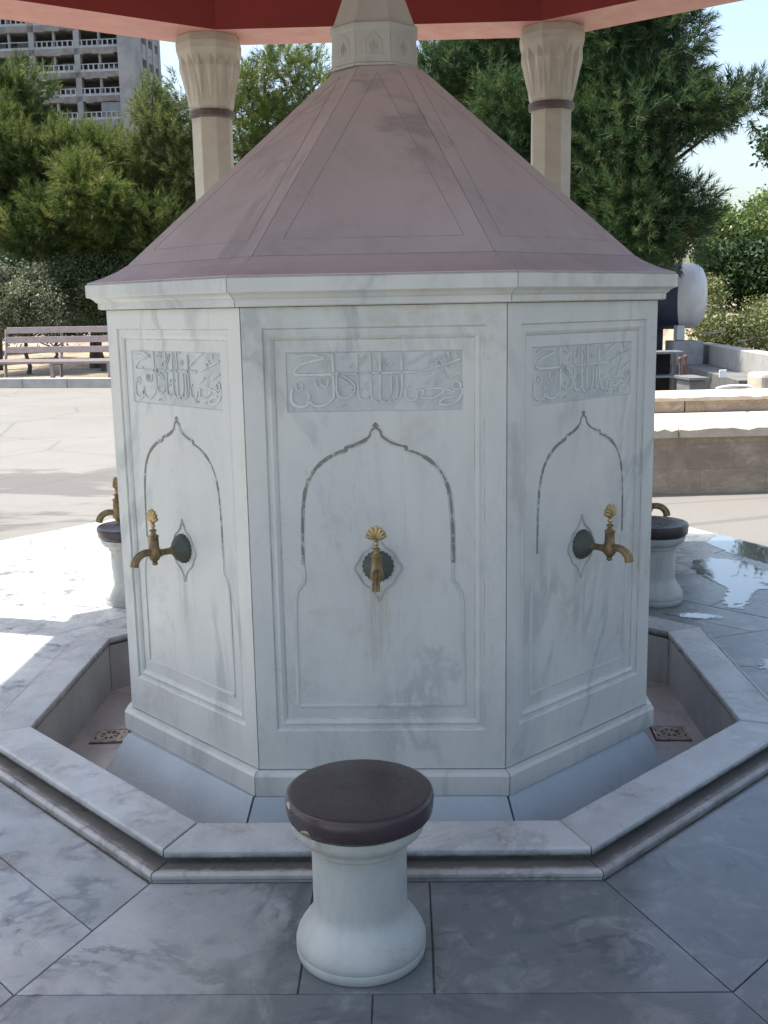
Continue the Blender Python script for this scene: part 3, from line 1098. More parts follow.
def make_tap(parent):
    """bib tap, front of the octagon; everything around z = .785"""
    z = .783
    mb = MB()
    y = -.9865
    # stem, valve body, spout
    mb.lathe([(.013, .03), (.015, .036), (.0135, .05), (.0115, .06), (.0115, .085), (.014, .09), (.014, .1)], 16, (0, y, z), axis='Y')
    yb = y - .118
    mb.lathe([(.006, -.040), (.009, -.038), (.010, -.032), (.008, -.028), (.014, -.022), (.021, -.012), (.0215, .008), (.0185, .018), (.019, .022), (.0175, .026),
              (.0165, .058), (.0185, .060), (.0185, .064), (.010, .070), (.008, .078), (.013, .081), (.013, .084), (.006, .088)], 20, (0, yb, z))
    sp = smooth_path([(yb - .012, z + .004), (yb - .035, z + .007), (yb - .058, z), (yb - .074, z - .016), (yb - .079, z - .034)], 4)
    pts = [(0, p[0], p[1]) for p in sp]
    mb.tube(pts, [.0105 + .003 * k / len(pts) for k in range(len(pts))], 14)
    # flutes along the spout
    for s in (-1, 0, 1):
        q = []
        for k, p in enumerate(sp):
            off = .0105 + .003 * k / len(sp)
            t = sp[min(k + 1, len(sp) - 1)] - sp[max(k - 1, 0)]
            t = t / np.linalg.norm(t)
            nrm = np.array([t[1], -t[0]]) * (1 if t[0] < 0 else 1)
            if nrm[1] < 0 and k < 4:
                nrm = -nrm
            if nrm[0] > 0 and k >= 4:
                nrm = -nrm
            a = s * .75
            q.append((off * math.sin(a), p[0] + nrm[0] * off * math.cos(a), p[1] + nrm[1] * off * math.cos(a)))
        mb.tube(q, .0036, 6)
    tap = mb.build('tap', M['brass'], parent, smooth=50)
    # scalloped wall flange
    fl = MB()
    n = 40
    prof = [(.050, .0), (.051, .006), (.047, .014), (.038, .026), (.026, .037), (.017, .043), (.014, .05)]
    i = len(fl.v)
    for r, h in prof:
        for k in range(n):
            a = 2 * PI * k / n
            rr = r * (1 + .045 * math.cos(a * 20 / 2 * 2) * (r > .02))
            fl.v.append((rr * math.cos(a), y - h, z + rr * math.sin(a)))
    for j in range(len(prof) - 1):
        for k in range(n):
            k2 = (k + 1) % n
            fl.f.append([j * n + k, j * n + k2, (j + 1) * n + k2, (j + 1) * n + k])
    fl.f.append(list(range((len(prof) - 1) * n, len(prof) * n)))
    fl.build('flange', M['patina'], tap, smooth=60)
    # palmette handle: neck plus seven fanned lobes
    h = MB()
    zb = z + .086
    h.lathe([(.006, 0), (.0045, .006), (.0085, .010), (.0085, .016), (.005, .020), (.010, .026), (.006, .032)], 14, (0, yb, zb))
    for k in range(7):
        a = R(-69 + 23 * k)
        L = .044 - .010 * abs(k - 3) / 3
        pts, rad = [], []
        for s in range(7):
            t = s / 6
            pts.append((math.sin(a) * L * t, yb - .002 * math.sin(PI * t), zb + .028 + math.cos(a) * L * t))
            rad.append(.0022 + .0052 * math.sin(min(1, t * 1.02) * PI * .78) ** 1.2)
        h.tube(pts, rad, 8)
    h.lathe([(.0095, -.004), (.0105, .0), (.0095, .004)], 14, (0, yb, zb + .030), axis='Y')
    h.build('tap_handle', M['brass_bright'], tap, smooth=60)
    return tap


def fountain():
    f = thing('fountain', 'white marble octagonal fountain with carved faces, brass taps and rose pyramid roof', 'fountain')
    # plinth course
    mb = MB()
    mb.lathe(octprof([(.95, -.2), (.985, -.2), (1.0, -.004)]), 8, a0=OA, cap0=False, cap1=False)
    mb.build('footing', M['lining'], f)
    for k in range(8):
        a = k * PI / 4
        prof = [(.96, .001), (1.0285, .001), (1.0287, .070), (1.0225, .080), (1.004, .0835), (.96, .0835)]
        mb = MB()
        g = .0012
        for s in (-1, 1):
            for r, z in prof:
                mb.v.append((s * (T * r - g), -r, z))
        n = len(prof)
        for j in range(n):
            j2 = (j + 1) % n
            mb.f.append([j, j2, n + j2, n + j])
        mb.f.append(list(range(n))[::-1])
        mb.f.append(list(range(n, 2 * n)))
        o = mb.build('plinth', M['marble'], f, bevel=.003)
        o.rotation_euler.z = a
    p0 = make_panel(f)
    t0 = make_tap(f)
    for k in range(1, 8):
        p = copy_tree(p0, f)
        p.rotation_euler.z = k * PI / 4
        t = copy_tree(t0, f)
        t.rotation_euler.z = k * PI / 4
        if k in (2, 6):
            t.location = (-.028, .02, -.012)
    mb = MB()
    mb.prism(octa(.966), .0, 1.63)
    mb.build('core', M['grout'], f)
    # cornice, in eight mitred lengths
    prof = [(.93, 1.6135), (1.018, 1.6135), (1.026, 1.617), (1.0265, 1.636), (1.031, 1.639), (1.034, 1.640), (1.040, 1.648), (1.052, 1.655), (1.0615, 1.657), (1.0640, 1.660), (1.0641, 1.700), (1.058, 1.7045), (.93, 1.7045)]
    for k in range(8):
        mb = MB()
        g = .001
        for s in (-1, 1):
            for r, z in prof:
                mb.v.append((s * (T * r - g), -r, z))
        n = len(prof)
        for j in range(n):
            j2 = (j + 1) % n
            mb.f.append([j, j2, n + j2, n + j])
        mb.f.append(list(range(n))[::-1])
        mb.f.append(list(range(n, 2 * n)))
        o = mb.build('cornice', M['marble'], f, bevel=.002)
        o.rotation_euler.z = k * PI / 4
    # roof: flared skirt and steep pyramid, eight slabs each
    r0, z0, r1, z1 = .922, 1.765, .166, 2.484
    for k in range(8):
        a = k * PI / 4
        mb = MB()
        g = .0008
        ra, za = 1.0565, 1.7045
        mb.v = [(-T * ra, -ra, za), (T * ra, -ra, za), (T * ra * .97, -ra * .97, za + .012), (-T * ra * .97, -ra * .97, za + .012)]
        prof = [(1.0565, 1.705), (1.0565, 1.709), (1.0, 1.728), (.955, 1.749), (.922, 1.770), (.90, 1.770), (.90, 1.705)]
        mb.v = []
        for s in (-1, 1):
            for r, z in prof:
                mb.v.append((s * (T * r - g), -r, z))
        n = len(prof)
        for j in range(n):
            j2 = (j + 1) % n
            mb.f.append([j, j2, n + j2, n + j])
        mb.f.append(list(range(n))[::-1])
        mb.f.append(list(range(n, 2 * n)))
        o = mb.build('roof_skirt', M['roof_skirt'], f)
        o.rotation_euler.z = a
        mb = MB()
        prof = [(.9215, 1.7705), (r1, z1), (r1 - .05, z1), (.84, 1.7705)]
        for s in (-1, 1):
            for r, z in prof:
                mb.v.append((s * (T * r - g), -r, z))
        n = 4
        for j in range(n):
            j2 = (j + 1) % n
            mb.f.append([j, j2, n + j2, n + j])
        mb.f.append(list(range(n))[::-1])
        mb.f.append(list(range(n, 2 * n)))
        o = mb.build('roof_slab', M['roof'], f, bevel=.003)
        o.rotation_euler.z = a
        # incised triangle
        gm = MB()
        P0, P1 = Vector((0, -.9215, 1.7705)), Vector((0, -r1, z1))
        nrm = Vector((0, -(z1 - 1.7705), -(.9215 - r1) * -1)).normalized()
        def onr(t, frac):
            p = P0.lerp(P1, t)
            w = T * (-p.y)
            return Vector((w * frac, p.y, p.z)) + nrm * .0004
        apex = onr(.955, 0)
        bl, br = onr(.075, -.80), onr(.075, .80)
        for q, s in ((apex, bl), (bl, br), (br, apex)):
            gm.tube([q, q.lerp(s, .5), s], .0011, 5)
        gm.build('incised_triangle', M['roof_line'], o)
    # drum with blind niches
    for k in range(8):
        mb = MB()
        prof = [(.10, 2.4845), (.168, 2.4845), (.168, 2.494), (.1615, 2.498), (.157, 2.612), (.1655, 2.620), (.1655, 2.634), (.158, 2.640), (.10, 2.640)]
        g = .0005
        mb.v = []
        for s in (-1, 1):
            for r, z in prof:
                mb.v.append((s * (T * r - g), -r, z))
        n = len(prof)
        for j in range(n):
            j2 = (j + 1) % n
            mb.f.append([j, j2, n + j2, n + j])
        mb.f.append(list(range(n))[::-1])
        mb.f.append(list(range(n, 2 * n)))
        o = mb.build('drum_panel', M['drum'], f, bevel=.001)
        o.location.x = -.016
        o.rotation_euler.z = k * PI / 4
        nm = MB()
        shape = [(-.033, 2.520), (.033, 2.520), (.033, 2.560), (.027, 2.580), (.012, 2.593), (0, 2.603), (-.012, 2.593), (-.027, 2.580), (-.033, 2.560)]
        yy = [-(.1615 - (z - 2.498) / .114 * .0045) for x, z in shape]
        pts = [(x, z) for x, z in shape] + [shape[0]]
        i = len(nm.v)
        cx, cz = 0, 2.555
        for f_, off in ((1.12, .0002), (1.0, .0028), (.86, .0028), (.80, .0006)):
            for (x, z), y in zip(shape, yy):
                nm.v.append((cx + (x - cx) * f_, y - off, cz + (z - cz) * f_))
        m9 = len(shape)
        for j in range(3):
            for q in range(m9):
                q2 = (q + 1) % m9
                nm.f.append([i + j * m9 + q, i + j * m9 + q2, i + (j + 1) * m9 + q2, i + (j + 1) * m9 + q])
        nm.f.append([i + 3 * m9 + q for q in range(m9)])
        # carved leaf inside
        for s in (-1, 0, 1):
            nm.tube([(s * .004, -.1602, 2.527), (s * .012, -.1612, 2.550), (s * .007, -.1598, 2.578 - abs(s) * .012)], [.002, .0045, .0012], 6)
        nm.build('niche', M['drum'], o, smooth=30)
    mb = MB()
    mb.lathe(octprof([(.158, 2.6405), (.150, 2.652), (.048, 2.93), (.030, 2.945)]), 8, a0=OA)
    o = mb.build('spire', M['drum'], f, bevel=.003)
    o.location.x = -.016
    mb = MB()
    mb.lathe([(.012, 2.94), (.026, 2.955), (.034, 2.975), (.026, 2.998), (.010, 3.01), (.018, 3.025), (.010, 3.04), (.004, 3.09)], 16)
    o = mb.build('finial', M['brass'], f, smooth=60)
    o.location.x = -.016
    return f


fountain()

# ------------------------------------------------------------------ basin round the fountain


def mitred(mb, prof, r_gap=.002, ends=(0.0, 0.0)):
    n = len(prof)
    i = len(mb.v)
    for s in (-1, 1):
        for r, z in prof:
            mb.v.append((s * (T * r - r_gap - ends[s > 0]), -r, z))
    for k in range(n):
        k2 = (k + 1) % n
        mb.f.append([i + k, i + k2, i + n + k2, i + n + k])
    mb.f.append([i + k for k in range(n)][::-1])
    mb.f.append([i + n + k for k in range(n)])


def basin():
    b = thing('basin', 'low octagonal marble basin with mitred kerb slabs round the fountain', 'basin', (BC[0], BC[1], 0), PHI)
    for k in range(8):
        a = k * PI / 4
        dz = random.uniform(-.0018, .0018)
        mb = MB()
        mitred(mb, [(1.333, .037 + dz), (1.494, .037 + dz), (1.5005, .043 + dz), (1.5015, .062 + dz), (1.4965, .069 + dz), (1.337, .069 + dz), (1.333, .065 + dz)], .0022)
        o = mb.build('kerb_slab', M['kerb'], b, bevel=.0025)
        o.rotation_euler.z = a
        mb = MB()
        mitred(mb, [(1.36, -.012), (1.5557, -.012), (1.5562, .003), (1.560, .007), (1.560, .018), (1.5545, .0235), (1.546, .0245), (1.535, .022), (1.486, .023), (1.478, .0255), (1.36, .0255)], .0018)
        o = mb.build('kerb_step', M['step'], b, bevel=.002)
        o.rotation_euler.z = a
        mb = MB()
        mitred(mb, [(1.341, -.205), (1.37, -.205), (1.37, .028), (1.341, .028)], .0035)
        o = mb.build('lining_wall', M['lining'], b, bevel=.002)
        o.rotation_euler.z = a
        mb = MB()
        mitred(mb, [(.97, -.215), (1.36, -.215), (1.36, -.2), (.97, -.2)], .0014)
        o = mb.build('floor_slab', M['basin_floor'], b, bevel=.0015)
        o.rotation_euler.z = a
        # dark joint bed behind the slabs
        mb = MB()
        mitred(mb, [(1.372, -.22), (1.482, -.22), (1.482, .0365), (1.372, .0365)], 0)
        mitred(mb, [(1.355, .0285), (1.3715, .0285), (1.3715, .0365), (1.355, .0365)], 0)
        mitred(mb, [(.97, -.235), (1.4, -.235), (1.4, -.212), (.97, -.212)], 0)
        o = mb.build('mortar_bed', M['grout'], b)
        o.rotation_euler.z = a
        if k in (0, 1, 7):
            mb = MB()
            mitred(mb, [(1.0, -.22), (1.145, -.2), (1.155, -.196), (1.028, .0005), (1.0, .0005)], .004, (.045 if k == 7 else 0, .045 if k == 1 else 0))
            o = mb.build('splash_slab', M['slab'], b, bevel=.002)
            o.rotation_euler.z = a


basin()


def drain(x, y, rz, label):
    t = thing('drain_grate', label, 'drain', (x, y, -.2), rz, 'drain grates in the basin')
    m = MB()
    m.box((0, 0, .0015), (.15, .15, .002))
    m.build('pit', M['black'], t)
    m = MB()
    s, w = .066, .012
    for k in range(4):
        a = k * PI / 2
        m.box((math.cos(a) * s, math.sin(a) * s, .006), (w if k % 2 == 0 else 2 * s - w, 2 * s + w if k % 2 == 0 else w, .008))
    m.build('frame', M['drain'], t, bevel=.001)
    m = MB()
    # pierced plate: hub, ring and petals
    n = 24
    for r0, r1 in ((.0, .014), (.042, .060)):
        i = len(m.v)
        for r, z in ((max(r0, .001), .009), (r1, .009), (r1, .004), (max(r0, .001), .004)):
            for k in range(n):
                a = 2 * PI * k / n
                m.v.append((r * math.cos(a), r * math.sin(a), z))
        for j in range(4):
            for k in range(n):
                k2 = (k + 1) % n
                m.f.append([i + j * n + k, i + j * n + k2, i + ((j + 1) % 4) * n + k2, i + ((j + 1) % 4) * n + k])
    for k in range(8):
        a = k * PI / 4
        m.box((.028 * math.cos(a), .028 * math.sin(a), .0062), (.034, .0095, .005), a)
    for k in range(4):
        a = PI / 4 + k * PI / 2
        m.box((.068 * math.cos(a), .068 * math.sin(a), .006), (.024, .024, .0045), a)
    m.build('grating', M['drain'], t)
    return t


drain(-1.215, -.03, PHI + .05, 'square rusty drain grate in the basin floor left of the fountain')
drain(1.19, -.03, PHI - .04, 'square rusty drain grate in the basin floor right of the fountain')

# ------------------------------------------------------------------ stools


def make_stool():
    t = thing('stool', 'white stone stool with chipped dark round seat in front of the fountain', 'stool', (-.024, -1.892, 0), .0, 'stone stools round the fountain')
    mb = MB()
    mb.lathe([(.157, 0), (.161, .004), (.1635, .014), (.1648, .026), (.1632, .030), (.1648, .034), (.1645, .048), (.160, .062), (.152, .077), (.142, .092), (.131, .106), (.1235, .118), (.1195, .130), (.1183, .146), (.1183, .20), (.1185, .27), (.1195, .296),
              (.122, .302), (.128, .306), (.1285, .316), (.134, .322), (.149, .330), (.161, .342), (.1665, .356), (.168, .372)], 56)
    mb.build('pedestal', M['stool_stone'], t, smooth=40)
    mb = MB()
    mb.lathe([(.172, .3725), (.1790, .3735), (.1825, .378), (.1850, .392), (.1862, .408), (.1862, .420), (.1845, .4275), (.180, .4315), (.172, .433), (.09, .4335), (.001, .4335)], 72, cap1=True)
    seat = mb.build('seat', M['wood'], t, smooth=50)
    seat.location = (.004, 0, .006)
    seat.scale = (.985, .985, 1)
    # chips where the lacquer has broken away
    for ang, z, rr, h, r in ((R(228), .381, .019, .009, .1838), (R(203), .4235, .016, .006, .1848)):
        mb = MB()
        pts = []
        n = 11
        for k in range(n):
            a = 2 * PI * k / n
            q = 1 + .25 * math.sin(3 * a + ang) + random.uniform(-.12, .12)
            da = rr * q * math.cos(a) / r
            dz = h * q * math.sin(a)
            zz = z + dz
            # follow the rounded flank
            rad = np.interp(zz, [.372, .3735, .378, .392, .408, .420, .4275, .4315], [.173, .1796, .1833, .1858, .187, .187, .1853, .181])
            pts.append((rad * math.cos(ang + da), rad * math.sin(ang + da), zz))
        mb.poly(pts)
        mb.build('chip', M['chip'], seat)
    return t


stool = make_stool()
s2 = copy_tree(stool)
s2.location = (-1.475, 1.44, 0)
s2.rotation_euler.z = 2.2
s2['label'] = 'white stone stool with dark seat in the sun behind the fountain on the left'
s3 = copy_tree(stool)
s3.location = (1.40, 1.36, 0)
s3.rotation_euler.z = 4.0
s3['label'] = 'shaded stone stool with dark seat beside the puddles behind the fountain on the right'

# ------------------------------------------------------------------ pavilion
PC = (-.08, .10)
PA = 2.55


def oct_ring(mb, ri, ro, z0, z1):
    a, b = octa(ri), octa(ro)
    i = len(mb.v)
    for pts, z in ((a, z0), (b, z0), (b, z1), (a, z1)):
        mb.v += [(p[0], p[1], z) for p in pts]
    for j in range(4):
        for k in range(8):
            k2 = (k + 1) % 8
            mb.f.append([i + j * 8 + k, i + j * 8 + k2, i + ((j + 1) % 4) * 8 + k2, i + ((j + 1) % 4) * 8 + k])


def make_column(parent):
    """octagonal stone column standing at the local origin"""
    mb = MB()
    a0 = PI / 8
    mb.lathe([(.19, 0), (.19, .05), (.165, .07), (.160, .10), (.135, .125), (.1275, .14), (.1275, 2.776)], 8, a0=a0)
    col = mb.build('column', M['column'], parent, bevel=.003)
    mb = MB()
    mb.lathe([(.128, 2.774), (.138, 2.777), (.142, 2.787), (.137, 2.797), (.141, 2.807), (.138, 2.818), (.131, 2.821)], 24)
    mb.build('ring', M['ring'], col, smooth=60)
    # capital: faceted bell with pointed folded leaves
    mb = MB()
    mb.lathe([(.130, 2.8215), (.143, 2.85), (.184, 3.09), (.204, 3.165), (.206, 3.205), (.192, 3.252)], 8, a0=a0)
    for k in range(8):
        am = k * PI / 4
        for off in (-.20, .20):
            a = am + off
            def P(rad, z, da=0.0, out=0.0):
                # on the flat of the octagon facet
                m_ = Vector((math.cos(am), math.sin(am), 0))
                t_ = Vector((-math.sin(am), math.cos(am), 0))
                ap = rad * math.cos(PI / 8)
                return m_ * (ap + out) + t_ * (ap * math.tan(da)) + Vector((0, 0, z))
            # a raised kite with a ridge
            bot = P(.144, 2.856, off, .001)
            l = P(.180, 3.065, off - .17, .001)
            r_ = P(.180, 3.065, off + .17, .001)
            top = P(.196, 3.135, off, .001)
            mid = P(.180, 3.065, off, .018)
            i = len(mb.v)
            mb.v += [tuple(bot), tuple(l), tuple(top), tuple(r_), tuple(mid)]
            mb.f += [[i, i + 4, i + 1], [i + 1, i + 4, i + 2], [i + 2, i + 4, i + 3], [i + 3, i + 4, i]]
    mb.build('capital', M['column'], col)
    return col


def pavilion():
    p = thing('pavilion', 'open octagonal pavilion with red beams on cream stone columns over the fountain', 'pavilion', (PC[0], PC[1], 0))
    # beam corners, front left first, counter-clockwise
    cs = [(-1.056, -2.55), (1.056, -2.55), (2.55, -1.056), (2.70, 1.26), (1.056, 2.55), (-1.056, 2.55), (-2.72, 1.26), (-2.55, -1.056)]
    posts = list(cs)
    posts[3] = (2.62, 1.08)
    posts[6] = (-2.64, 1.04)
    c0 = make_column(p)
    for k, (x, y) in enumerate(posts):
        c = c0 if k == 0 else copy_tree(c0, p)
        c.location = (x, y, 0)
    # beams: red inner cheeks, undersides paler with ground bounce put into the colour
    fi, fo = 1 - .20 / 2.55, 1 + .20 / 2.55
    for k in range(8):
        k2 = (k + 1) % 8
        q = [(cs[k][0] * fi, cs[k][1] * fi), (cs[k][0] * fo, cs[k][1] * fo), (cs[k2][0] * fo, cs[k2][1] * fo), (cs[k2][0] * fi, cs[k2][1] * fi)]
        mb = MB()
        mb.prism(q, 3.253, 3.62)
        o = mb.build('beam', M['beam'], p)
        o.data.materials.append(M['soffit'])
        for f in o.data.polygons:
            if f.normal.z < -.9:
                f.material_index = 1
    mb = MB()
    mb.prism([(x * (fi + .004), y * (fi + .004)) for x, y in cs], 3.55, 3.60)
    mb.build('ceiling', M['ceiling'], p)
    mb = MB()
    E = 3.05
    mb.lathe(octprof([(E, 3.622), (E, 3.70), (1.6, 4.45), (.25, 5.25), (.05, 5.4)]), 8, a0=OA)
    mb.build('roof', M['tile'], p)


pavilion()

# ------------------------------------------------------------------ bench


def bench():
    d = -.14
    t = thing('park_bench', 'long faded mauve slatted park bench on the kerb under the pines', 'bench', (-8.62, 21.10, .06), d)
    x0, x1 = -1.52, 1.55
    cx, L = (x0 + x1) / 2, x1 - x0
    for k in range(4):
        m = MB()
        m.box((cx, .02 + k * .125, .375 + .012 * k), (L, .112, .06))
        m.build('seat_slat', M['bench'], t, bevel=.006)
    for k, z in enumerate((.66, .90, 1.13)):
        m = MB()
        m.box((cx, .56 + k * .03, z), (L - .22, .035, .150), rx=-.12)
        m.build('back_slat', M['bench'], t, bevel=.006)
    for x in (x0 + .08, cx, x1 - .08):
        m = MB()
        m.box((x, .03, .18), (.085, .085, .36))
        m.build('leg', M['bench'], t, bevel=.006)
        m = MB()
        m.tube([(x, .47, .0), (x, .50, .40), (x, .60, .66), (x, .665, 1.16)], .042, 4)
        m.build('back_post', M['bench'], t)
        m = MB()
        m.box((x, .25, .335), (.06, .52, .055))
        m.build('rail', M['bench'], t)


bench()

# ------------------------------------------------------------------ stone wall and things behind it


def rough_block(mb, x0, x1, y0, y1, z0, z1, n, jag=.012):
    """a long coping stone with a slightly broken front edge"""
    i = len(mb.v)
    for k in range(n + 1):
        x = x0 + (x1 - x0) * k / n
        j = random.uniform(0, jag) if random.random() < .8 else random.uniform(jag, jag * 2.2)
        e = .0 if k not in (0, n) else .012
        mb.v += [(x, y0 + e, z0), (x, y0 + e, z1 - j - .008), (x, y0 + j + .012 + e, z1), (x, y1, z1), (x, y1, z0)]
    for k in range(n):
        p, q = i + 5 * k, i + 5 * k + 5
        for e in range(5):
            e2 = (e + 1) % 5
            mb.f.append([p + e, p + e2, q + e2, q + e])
    mb.f.append([i + e for e in range(5)])
    mb.f.append([i + 5 * n + e for e in range(5)][::-1])


def stone_wall():
    t = thing('stone_wall', 'two tier ochre limestone wall with pale coping stones right of the fountain', 'wall', (2.725, 5.491, -.15), .09)
    x0, x1 = -2.1, 6.0
    m = MB()
    m.box(((x0 + x1) / 2, .66, .265), (x1 - x0, 1.28, .53))
    m.build('wall_base', M['limestone'], t)
    m = MB()
    x = x0
    random.seed(3)
    while x < x1:
        L = random.uniform(.85, 1.25)
        rough_block(m, x, x + L - .012, -.03, .72, .531, .623, 14)
        rough_block(m, x + .01, x + L - .02, .72, 1.3, .531, .621, 3, .003)
        x += L
    m.build('lower_coping', M['cap'], t)
    m = MB()
    x = x0
    while x < x1:
        L = random.uniform(.9, 1.5)
        m.box((x + L / 2, 1.66, .68), (L - .012, .70, .12))
        x += L
    m.build('upper_course', M['limestone'], t, bevel=.006)
    m = MB()
    x = x0
    while x < x1:
        L = random.uniform(.9, 1.3)
        rough_block(m, x, x + L - .012, 1.285, 2.05, .741, .792, 14, .008)
        x += L
    m.build('upper_coping', M['cap'], t)
    m = MB()
    m.box(((x0 + x1) / 2, 1.67, .30), (x1 - x0, .72, .60))
    m.build('upper_footing', M['limestone'], t)


stone_wall()


def low_walls():
    # concrete retaining wall stepping towards the viewer on the right
    t = thing('retaining_wall', 'grey concrete retaining wall with sunlit top edge behind the stone wall', 'wall', (0, 0, 0))
    m = MB()
    m.prism([(5.33, 16.1), (5.10, 10.9), (5.38, 10.9), (5.62, 16.1)], -.15, .83)
    m.prism([(5.62, 16.1), (5.33, 16.1), (5.33, 15.9), (5.62, 15.9)], -.15, .829)
    m.build('upper_wall', M['concrete_pale'], t, bevel=.01)
    m = MB()
    m.prism([(4.55, 16.1), (4.55, 14.6), (4.75, 14.6), (4.62, 10.9), (5.09, 10.9), (5.32, 16.1)], -.15, .50)
    m.build('ledge', M['concrete'], t, bevel=.01)
    # rough sunlit stone block at the end
    m = MB()
    c = at(764, 384, 10.2)
    m.box((c.x + .25, 10.3, .24), (.75, .5, .80), .1)
    o = m.build('stone_block', M['cap'], None, bevel=.05)
    tag(o, 'rough pale sunlit stone block behind the stone wall at the right edge', 'stone block')
    # white square plate on the ledge wall
    c = at(724, 374, 10.8)
    m = MB()
    m.box((c.x, 10.86, c.z), (.10, .03, .11))
    o = m.build('white_plate', M['white'], None, bevel=.005)
    tag(o, 'small white square plate fixed to the shaded concrete wall', 'plate')
    # curved hose on the ground
    pts = []
    for px, py in ((716, 389), (724, 387), (735, 386), (746, 386), (752, 388)):
        pts.append(at(px, py, 9.4))
    m = MB()
    m.tube(smooth_path(pts, 4), .02, 8)
    o = m.build('white_pipe', M['white'], None, smooth=60)
    tag(o, 'pale curved pipe lying behind the stone wall coping', 'pipe')


low_walls()


def tank():
    # horizontal steel tank seen end on, under the pine
    t = thing('water_tank', 'white horizontal cylindrical tank with domed end on a concrete block', 'tank', (0, 0, 0))
    cz, r = 1.69, .575
    x_end = 5.02
    m = MB()
    prof = [(.02, -.0), (.30, -.03), (.48, -.10), (.555, -.19), (.575, -.29), (.575, -.42)]
    # local: axis along x, dome towards +x
    m.lathe([(q, .32 + z) for q, z in prof], 40, axis='X')
    o1 = m.build('end_cap', M['tank'], t, smooth=50)
    m = MB()
    m.lathe([(.578, -.10), (.578, -.26), (.572, -.27), (.572, -1.9)], 40, axis='X')
    o2 = m.build('shell', M['tank'], t, smooth=40)
    m = MB()
    m.lathe([(.580, -.13), (.585, -.16), (.588, -.40), (.586, -1.2), (.59, -1.88)], 40, axis='X')
    o3 = m.build('tarpaulin', M['blue'], t, smooth=40)
    for o in (o1, o2, o3):
        o.location = (x_end, 15.5, cz)
        o.rotation_euler.z = -.35
    m = MB()
    m.box((4.78, 15.15, 1.05), (.13, .30, .26))
    m.build('saddle', M['tank'], t, bevel=.01)
    m = MB()
    m.box((3.55, 15.5, 1.05), (.13, .5, .26))
    m.build('saddle', M['tank'], t, bevel=.01)
    for c, w in (((4.90, 15.25, .38), .52), ((3.6, 15.6, .38), .6)):
        m = MB()
        m.box(c, (w, .7, 1.05))
        m.build('support_block', M['concrete_pale'], t, bevel=.015)
    m = MB()
    m.box((4.33, 15.9, .45), (.66, .06, 1.3))  # added sheet, stands in for the shade below the tank
    o = m.build('shade_sheet', M['blue'], None, bevel=.004)
    tag(o, 'added dark sheet standing in for shade under the tank', 'sheet')


tank()


def yard_bits():
    # steel stand with shelves in the shade below the tank
    t = thing('steel_stand', 'dark steel stand with pale shelf edges in the shade under the tank', 'stand', (0, 0, 0))
    Y = 12.2
    a, b = at(655, 353, Y), at(684, 353, Y)
    m = MB()
    m.box(((a.x + b.x) / 2 - .4, Y + .25, a.z), (b.x - a.x + .8, .5, .035))
    m.build('top_shelf', M['steel'], t, bevel=.004)
    c, d = at(655, 377, Y), at(686, 377, Y)
    m = MB()
    m.box(((c.x + d.x) / 2 - .4, Y + .25, c.z), (d.x - c.x + .8, .5, .03))
    m.build('lower_shelf', M['steel'], t, bevel=.004)
    for x in (b.x - .03, a.x - .7):
        for y in (Y + .03, Y + .47):
            m = MB()
            m.box((x, y, (a.z - .15) / 2 - .01), (.04, .04, a.z + .15 - .02))
            m.build('leg', M['steel'], t)
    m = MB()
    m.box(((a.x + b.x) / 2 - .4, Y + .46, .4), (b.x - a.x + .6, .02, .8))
    m.build('shade_backing', M['black'], t)  # black sheet painted in for the shadow under the tank
    # rusty pipes standing by the stand
    for px, y1, y0, lab in ((680, 359, 384, 'thin rusty pipe nearest the fountain beside the steel stand'), (685.5, 357, 392, 'tall rusty pipe right of the steel stand')):
        p, q = at(px, y1, 11.6), at(px + .5, y0, 11.6)
        m = MB()
        m.tube([(q.x, q.y, -.15), tuple(q), tuple(p)], .020, 8)
        m.lathe([(.022, -.03), (.029, -.01), (.029, .02), (.02, .03)], 10, (p.x, p.y, p.z))
        o = m.build('rusty_pipe', M['rust'], None, smooth=50)
        tag(o, lab, 'pipe', 'rusty pipes behind the stone wall')
    # grey box table
    t = thing('metal_table', 'small grey metal topped table beside the rusty pipes', 'table', (0, 0, 0))
    p, q = at(685, 379, 10.6), at(706, 381, 10.6)
    m = MB()
    m.box(((p.x + q.x) / 2, 10.85, p.z), (q.x - p.x, .6, .04), .12)
    m.build('table_top', M['steel'], t, bevel=.006)
    m = MB()
    m.box(((p.x + q.x) / 2, 10.85, (p.z - .17) / 2 - .01), (q.x - p.x - .06, .5, p.z + .13), .12)
    m.build('cabinet', M['concrete'], t, bevel=.006)


yard_bits()

# ------------------------------------------------------------------ concrete tower block


